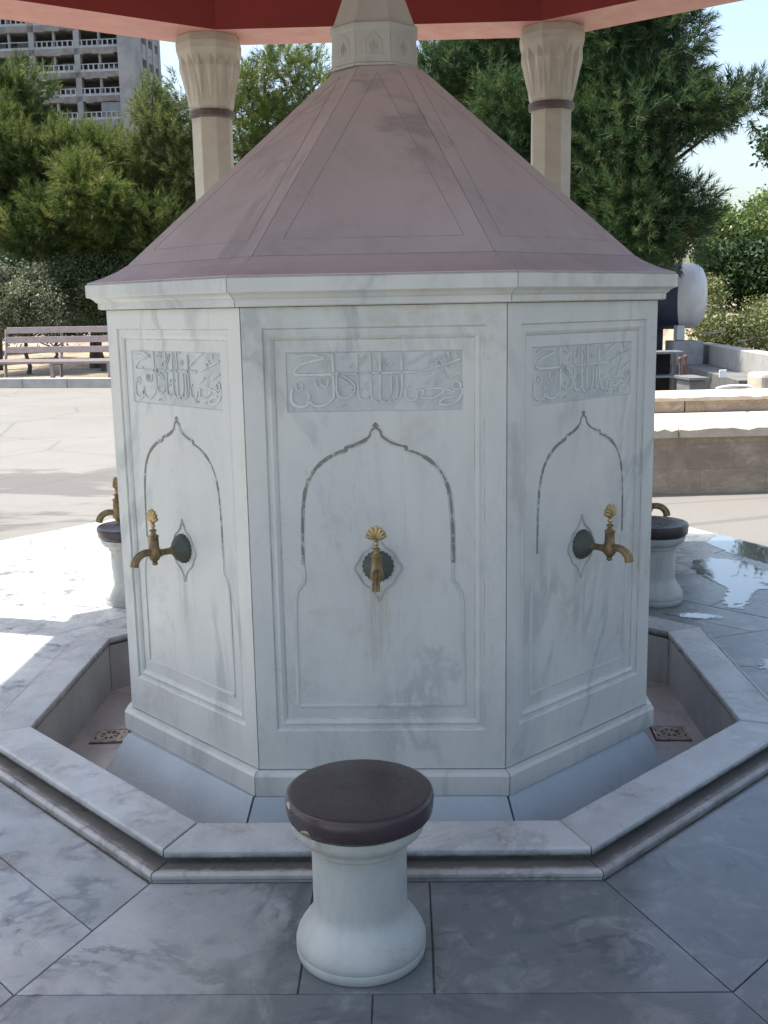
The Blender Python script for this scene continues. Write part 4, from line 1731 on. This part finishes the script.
def tower():
    t = thing('tower_block', 'unfinished grey concrete tower block with open storeys behind the left pines', 'building', (-36.6, 140.0, 0), -.06)
    # local: front along -x from the corner pier, front face at y = 0
    W, H = 44.0, 52.0
    f0 = 30.54 + 1.3
    pitch = 2.93
    lv = [f0 + pitch * k for k in range(-9, 7)]
    m = MB()
    m.box((-W / 2 - .3, 7.2, H / 2 - 2), (W, 8, H + 4))
    m.build('core', M['bld_dark'], t)
    for z in lv:
        m = MB()
        # slab edge with ragged lower rim
        n = 44
        for k in range(n):
            x = -.8 - W + W * (k + .5) / n
            h = .72 + random.uniform(-.10, .12)
            m.box((x, 1.5, z - h / 2), (W / n, 3.2, h))
        m.build('floor_slab', M['bld_slab'], t)
    for z in lv:
        m = MB()
        xs = -.9
        while xs > -W:
            m.box((xs - 2.9, -.02, z + .95), (5.4, .12, .10))
            m.box((xs - 2.9, -.02, z + .16), (5.4, .12, .30))
            if random.random() < .12:
                xs -= 5.95
                continue
            x = xs - .25
            while x > xs - 5.6:
                m.box((x, -.02, z + .5), (.17, .10, .95))
                x -= .68
            xs -= 5.95
        m.build('railing', M['bld_rail'], t)
    for z in lv:
        for xs in np.arange(-.9, -W, -2.98):
            if random.random() < .22:
                m = MB()
                h = random.uniform(.9, 2.0)
                m.box((xs - 1.5, 1.6 + random.uniform(0, .8), z + h / 2), (random.uniform(.9, 2.4), .12, h))
                m.build('infill_panel', random.choice([M['bld_slab'], M['bld_concrete'], M['steel']]), t)
    k = 0
    xs = -.9
    while xs > -W:
        m = MB()
        m.box((xs - 5.7, .35, H / 2 - 2), (.75, .9, H + 4))
        m.build('pier', M['bld_concrete'], t)
        m = MB()
        m.box((xs - 2.85, .45, H / 2 - 2), (.28, .5, H + 4))
        m.build('mullion', M['bld_concrete'], t)
        xs -= 5.95
    m = MB()
    m.box((-.05, 1.2, H / 2 - 2), (2.2, 3.4, H + 4))
    m.build('corner_shaft', M['bld_concrete'], t, bevel=.05)
    # side elevation
    for z in lv:
        m = MB()
        m.box((.75, 7.0, z - .4), (.5, 8.0, .8))
        m.box((.95, 7.0, z + .55), (.12, 7.6, 1.0))
        m.build('side_slab', M['bld_concrete'], t)
    for y in (5.2, 8.0, 10.6):
        m = MB()
        m.box((.8, y, H / 2 - 2), (.6, .9, H + 4))
        m.build('side_pier', M['bld_concrete'], t)
    # glazed lower bays beside the shaft
    for z in lv[:8]:
        m = MB()
        m.box((-2.6, .15, z + 1.2), (2.6, .1, 1.9))
        m.build('window', M['steel'], t)


tower()

# ------------------------------------------------------------------ trees


def np_mesh(name, tris, mat, parent=None, quads=False):
    k = 4 if quads else 3
    n = len(tris)
    me = bpy.data.meshes.new(name)
    me.vertices.add(n * k)
    me.vertices.foreach_set('co', np.ascontiguousarray(tris, np.float32).reshape(-1))
    me.loops.add(n * k)
    me.loops.foreach_set('vertex_index', np.arange(n * k, dtype=np.int32))
    me.polygons.add(n)
    me.polygons.foreach_set('loop_start', np.arange(n, dtype=np.int32) * k)
    me.polygons.foreach_set('loop_total', np.full(n, k, np.int32))
    me.materials.append(mat)
    me.update(calc_edges=True)
    me.validate()
    o = bpy.data.objects.new(name, me)
    COL.link(o)
    if parent:
        o.parent = parent
    return o


def frames(dirs):
    d = dirs / np.linalg.norm(dirs, axis=1, keepdims=True)
    ref = np.where(np.abs(d[:, 2:3]) < .9, np.array([[0, 0, 1.]]), np.array([[1., 0, 0]]))
    x = np.cross(d, ref)
    x /= np.linalg.norm(x, axis=1, keepdims=True)
    y = np.cross(d, x)
    a = rng.uniform(0, 2 * PI, len(d))[:, None]
    x2 = x * np.cos(a) + y * np.sin(a)
    y2 = np.cross(d, x2)
    return np.stack([x2, y2, d], axis=2)     # columns


def shoot_templates(n_var, n_needles, L, nl, w):
    out = []
    for _ in range(n_var):
        t = rng.uniform(0, 1, n_needles)
        a = rng.uniform(0, 2 * PI, n_needles)
        el = R(62) - t * R(38) + rng.normal(0, .12, n_needles)
        dirs = np.stack([np.sin(el) * np.cos(a), np.sin(el) * np.sin(a), np.cos(el)], 1)
        base = np.stack([np.zeros(n_needles), np.zeros(n_needles), t * L], 1)
        ln = nl * rng.uniform(.7, 1.15, n_needles)[:, None]
        side = np.cross(dirs, rng.normal(size=(n_needles, 3)))
        side /= np.linalg.norm(side, axis=1, keepdims=True)
        tri = np.stack([base - side * w / 2, base + side * w / 2, base + dirs * ln], 1)
        out.append(tri)
    return out


def in_ball(n):
    v = rng.normal(size=(n, 3))
    v /= np.linalg.norm(v, axis=1, keepdims=True)
    return v, v * (rng.uniform(0, 1, n) ** (1 / 3))[:, None]


def grow(clumps, tmpl, per_m3, sub_r, sub_density, up=.45, fill=.35, core=0):
    """clumps: (centre, radii); leafy shoots sit on the outside of many sub-clumps"""
    pos, dr = [], []
    for c, rad in clumps:
        rad = np.array(rad)
        vol = 4.19 * rad.prod()
        ns = max(3, int(sub_density * vol / sub_r ** 3))
        if core:
            # twiggy inside of the bough: dense short shoots that the light hardly reaches
            n = int(core * vol)
            v, bb = in_ball(n)
            pos.append(np.array(c) + bb * rad * .80)
            dr.append(v + np.array([0, 0, .2]))
        vv_, b = in_ball(ns)
        if core:
            b = vv_ * rng.uniform(.55, 1.3, (ns, 1)) * np.array([1, 1, 1.1])
        sc = np.array(c) + b * rad * .92
        for s in sc:
            r = sub_r * rng.uniform(.45, 1.45)
            n = max(6, int(per_m3 * r ** 2))
            v, bb = in_ball(n)
            sh = np.where(rng.uniform(size=(n, 1)) < fill, bb, v * rng.uniform(.75, 1.05, (n, 1)))
            p = s + sh * r * np.array([1.1, 1.1, .8])
            pos.append(p)
            outw = (s - np.array(c)) / rad
            dr.append(v * .8 + outw * .5 + np.array([0, 0, up]))
    pos = np.concatenate(pos)
    dr = np.concatenate(dr) + rng.normal(0, .15, (len(pos), 3))
    F = frames(dr)
    sel = rng.integers(0, len(tmpl), len(pos))
    out = []
    for k, tm in enumerate(tmpl):
        ix = np.where(sel == k)[0]
        if not len(ix):
            continue
        s = rng.uniform(.75, 1.2, len(ix))[:, None, None, None]
        q = np.einsum('nij,tvj->ntvi', F[ix], tm) * s + pos[ix][:, None, None, :]
        out.append(q.reshape(-1, tm.shape[1], 3))
    return np.concatenate(out), pos


def trunk_mesh(base, top, r0, clumps, parent, seed, limb_r=.05):
    rr = random.Random(seed)
    m = MB()
    base, top = Vector(base), Vector(top)
    n = 9
    pts, rad = [], []
    for k in range(n):
        t = k / (n - 1)
        p = base.lerp(top, t) + Vector((rr.uniform(-.08, .08), rr.uniform(-.08, .08), 0)) * (1 if 0 < k < n - 1 else 0)
        pts.append(p)
        rad.append(r0 * (1.15 if k == 0 else 1 - .78 * t))
    m.tube(pts, rad, 10)
    for c, r in clumps:
        c = Vector(c)
        z = min(max(c.z - .5 - .35 * (Vector((c.x, c.y)) - Vector((base.x, base.y))).length, base.z + .6), top.z - .1)
        t = (z - base.z) / (top.z - base.z)
        s = base.lerp(top, t)
        mid = s.lerp(c, .5) + Vector((rr.uniform(-.15, .15), rr.uniform(-.15, .15), -.12))
        m.tube(smooth_path([s, mid, c], 4), [limb_r * (1 - .085 * i) for i in range(9)], 6)
        for _ in range(3):
            e = c + Vector((rr.uniform(-1, 1) * r[0], rr.uniform(-1, 1) * r[1], rr.uniform(-.4, .9) * r[2])) * .8
            m.tube([mid.lerp(c, .6), c.lerp(e, .5) + Vector((0, 0, -.05)), e], [limb_r * .5, limb_r * .35, limb_r * .15], 5)
    return m.build('trunk', M['bark'], parent, smooth=60)


def px_clumps(lst, depth=1.0):
    out = []
    for px, py, rx, rz, Y in lst:
        c = at(px, py, Y)
        s = (Y - CAM.y) / FPX
        out.append((tuple(c), (rx * s, max(rx, rz) * s * depth, rz * s)))
    return out


def tree(name, label, cat, lst, base_px, mat, tm, per, sub_r, dens, group=None, r0=.16, up=.45, fill=.35, ground_z=.1, top=None, quads=False, limb=.05, shrink=1.0, core=0):
    cl = [(c, tuple(q * shrink for q in r)) for c, r in px_clumps(lst)]
    Y = base_px[1]
    b = at(base_px[0], 300, Y)
    base = (b.x, Y, ground_z)
    t = thing(name, label, cat, base, 0, group)
    hi = max(c[2] for c, r in cl)
    tp = (b.x + .1, Y + .1, hi - .1)
    tr, pos = grow(cl, tm, per, sub_r, dens, up, fill, core)
    tr = tr - np.array(base)
    crown = np_mesh('crown', tr, mat, t, quads)
    off = Vector(base)
    rel = [(Vector(c) - off, r) for c, r in cl]
    trunk_mesh((0, 0, -.2), Vector(tp) - off, r0, rel, t, int(base_px[0]) + 5, limb)
    return t


def leaf_templates(n_var, n_leaves, size, spread):
    out = []
    for _ in range(n_var):
        p = rng.normal(0, spread, (n_leaves, 3))
        d = rng.normal(size=(n_leaves, 3))
        d /= np.linalg.norm(d, axis=1, keepdims=True)
        s = np.cross(d, rng.normal(size=(n_leaves, 3)))
        s /= np.linalg.norm(s, axis=1, keepdims=True)
        L = size * rng.uniform(.7, 1.25, n_leaves)[:, None]
        W = L * .24
        q = np.stack([p, p + d * L * .5 + s * W, p + d * L, p + d * L * .5 - s * W], 1)
        out.append(q)
    return out


def trees():
    far = shoot_templates(7, 38, .34, .165, .0155)
    near = shoot_templates(7, 34, .26, .155, .0125)
    # left group, beyond the bench
    g = 'pines beyond the yard'
    tree('pine_tree', 'dense green pine at the left edge of the picture below the tower block', 'pine tree',
         [(8, 98, 26, 20, 26), (30, 118, 20, 20, 26), (6, 132, 34, 30, 25.5), (-28, 120, 30, 36, 27), (22, 170, 36, 28, 25), (-20, 200, 40, 40, 25), (12, 220, 34, 26, 25), (44, 150, 20, 22, 26)],
         (-10, 26), M['needle'], far, 300, .40, .16, g, .17, fill=.0, up=.75, shrink=.86, core=280)
    tree('pine_tree', 'bushy pine with pointed light clump in front of the tower block', 'pine tree',
         [(94, 150, 28, 18, 25), (62, 150, 20, 18, 25), (122, 164, 24, 18, 25.5), (82, 190, 24, 44, 23.6), (108, 205, 20, 34, 23.4), (58, 216, 32, 26, 24), (130, 222, 34, 24, 24),
          (100, 236, 50, 22, 24.5), (36, 238, 30, 18, 24.4), (148, 200, 18, 28, 25), (100, 174, 30, 22, 26.5), (160, 236, 22, 18, 24)],
         (92, 25), M['needle'], far, 300, .38, .16, g, .18, fill=.0, up=.75, shrink=.86, core=280)
    tree('pine_tree', 'slim yellowish green pine just left of the left stone column', 'pine tree',
         [(150, 100, 6, 15, 25), (160, 122, 18, 22, 25), (184, 118, 12, 26, 25), (170, 156, 26, 22, 25), (190, 176, 18, 30, 25), (166, 196, 22, 24, 25), (186, 214, 20, 20, 25), (150, 150, 12, 18, 25)],
         (172, 25), M['needle_pale'], far, 200, .30, .22, g, .1, core=120, limb=.035)
    tree('pine_tree', 'airy pine with sky showing through between left column and fountain spire', 'pine tree',
         [(250, 76, 18, 26, 24), (272, 66, 20, 20, 24), (300, 74, 18, 18, 24), (316, 84, 9, 18, 24), (250, 118, 22, 28, 24), (280, 112, 24, 22, 24), (302, 108, 14, 20, 24), (262, 152, 26, 20, 24), (236, 150, 14, 26, 24)],
         (268, 24.3), M['needle'], far, 190, .32, .30, g, .12, limb=.04)
    # the big dark pine at the right
    tree('pine_tree', 'large dark pine with long right hand branch behind the right stone column', 'pine tree',
         [(610, -20, 60, 40, 15), (632, 28, 36, 26, 14.5), (672, 26, 12, 18, 14.5), (660, 66, 8, 12, 14.2), (610, 70, 46, 40, 14.8), (560, 60, 40, 44, 15.5), (650, 92, 42, 30, 14.2), (690, 106, 28, 8, 14), (720, 110, 20, 5, 14),
          (744, 104, 7, 3, 14), (586, 130, 34, 40, 14.6), (630, 150, 44, 36, 14.2), (640, 206, 44, 34, 14), (668, 208, 24, 26, 13.8), (686, 234, 13, 13, 13.8), (596, 196, 30, 44, 14.5), (616, 234, 48, 14, 14),
          (655, 243, 28, 7, 13.8), (578, 238, 24, 22, 14.6)],
         (618, 15), M['needle_dark'], near, 330, .34, .30, g, .2, core=420, fill=.1, up=.6)
    tree('pine_tree', 'shadowy pine between the fountain spire and the right stone column', 'pine tree',
         [(430, 70, 16, 30, 16), (462, 70, 26, 34, 16), (500, 66, 24, 36, 16), (492, 112, 18, 28, 15), (516, 116, 20, 34, 15), (460, 108, 24, 22, 16.5), (512, 156, 18, 16, 15), (540, 180, 20, 30, 15.5), (486, 20, 50, 24, 16.5), (548, 120, 16, 30, 16)],
         (500, 16.6), M['needle_dark'], near, 300, .34, .26, g, .17, core=350, fill=.1, up=.6)
    # broadleaf
    lv = leaf_templates(6, 16, .085, .09)
    lvs = leaf_templates(6, 20, .075, .10)
    lvf = leaf_templates(6, 14, .2, .17)
    lvd = leaf_templates(6, 16, .17, .17)
    lvb = leaf_templates(6, 14, .12, .10)
    tree('olive_shrub', 'grey green olive shrub behind the left end of the bench', 'shrub',
         [(20, 296, 32, 30, 23.5), (48, 306, 16, 24, 23.3), (8, 320, 24, 18, 23.2), (-14, 290, 24, 40, 23.8), (34, 272, 12, 14, 23.6)], (22, 23.6), M['leaf_olive'], lv, 330, .26, .42, None, .06, .5, quads=True, limb=.025)
    g2 = 'shrubs behind the bench'
    tree('shrub', 'dark undergrowth shrub behind the middle of the bench', 'shrub',
         [(84, 300, 22, 20, 23.8), (104, 308, 24, 20, 23.8), (128, 286, 30, 34, 24.2), (74, 278, 22, 16, 24), (100, 274, 24, 14, 24)], (96, 24), M['leaf_mid'], lv, 300, .28, .4, g2, .06, quads=True, limb=.025)
    tree('shrub', 'low green shrub in deep shade between olive shrub and bench slats', 'shrub',
         [(62, 322, 22, 12, 28), (30, 316, 34, 20, 30), (84, 318, 30, 14, 30), (-20, 312, 50, 26, 30)], (50, 29), M['leaf_dark'], lv, 300, .3, .4, g2, .06, quads=True, limb=.025)
    # backdrop thicket that closes the view below the crowns
    tree('thicket', 'dark evergreen thicket closing the view under the left pines', 'thicket',
         [(-60, 280, 70, 40, 36), (40, 270, 70, 44, 37), (130, 276, 60, 40, 37), (200, 250, 60, 60, 37), (280, 220, 60, 70, 38)], (90, 37), M['leaf_dark'], lvb, 150, .5, .35, None, .1, quads=True)
    tree('thicket', 'dark evergreen thicket standing behind the big right hand pine', 'thicket',
         [(440, 140, 60, 50, 30), (520, 170, 60, 70, 30), (600, 200, 60, 60, 30), (560, 100, 60, 60, 31), (640, 240, 50, 30, 29), (470, 220, 90, 60, 30)], (540, 30), M['leaf_dark'], lvb, 150, .5, .33, None, .1, quads=True)
    # right edge
    tree('leafy_tree', 'pale green leafy tree far behind the tank at the right edge', 'tree',
         [(742, 226, 30, 22, 46), (775, 222, 26, 26, 47), (728, 250, 26, 26, 46), (764, 256, 34, 30, 46), (718, 234, 10, 14, 45.6), (790, 250, 30, 40, 46)], (752, 46.5), M['leaf_green'], lvf, 110, .75, .40, None, .2, quads=True)
    tree('leafy_tree', 'dark leafy tree in front of the pale tree at the right edge', 'tree',
         [(730, 258, 20, 14, 28), (758, 264, 24, 26, 28), (734, 282, 20, 13, 28), (752, 298, 15, 14, 28), (730, 274, 10, 12, 28), (790, 290, 26, 36, 28), (755, 314, 7, 8, 28), (800, 240, 28, 30, 28.3), (778, 146, 5, 3, 28.2)],
         (800, 28.5), M['leaf_dark'], lvd, 190, .36, .30, None, .12, .1, quads=True, limb=.03)
    g3 = 'scrub on the hillside'
    tree('scrub_bush', 'sunlit yellow green scrub just right of the tank', 'bush',
         [(716, 326, 16, 14, 17), (736, 334, 22, 12, 16.5), (706, 338, 8, 8, 16.5), (714, 300, 10, 14, 18.5)], (722, 17), M['leaf_dry'], lvs, 330, .22, .42, g3, .03, quads=True, limb=.02)
    tree('scrub_bush', 'sunlit scrub with dry twigs at the right edge above the low wall', 'bush',
         [(762, 336, 20, 14, 16), (784, 326, 20, 20, 16.5), (752, 318, 14, 12, 18), (772, 312, 18, 10, 18.5)], (766, 16.6), M['leaf_dry'], lvs, 330, .22, .42, g3, .03, quads=True, limb=.02)
    # fallen pale sticks
    for a, b, lab in (((702, 333), (726, 330), 'bleached dead branch lying in the scrub beside the tank'), ((738, 341), (756, 337), 'bleached dead branch lying in the scrub near the right edge')):
        p, q = at(a[0], a[1], 15.6), at(b[0], b[1], 15.6)
        m = MB()
        mid = p.lerp(q, .5) + Vector((0, 0, -.03))
        m.tube(smooth_path([p, mid, q], 4), [.03, .03, .028, .026, .024, .022, .02, .016, .012], 6)
        m.tube([mid, mid + Vector((.1, 0, .07)), mid + Vector((.2, .02, .10))], [.016, .012, .006], 5)
        o = m.build('dead_branch', M['chip'], None, smooth=60)
        tag(o, lab, 'branch', 'dead branches in the scrub')


trees()
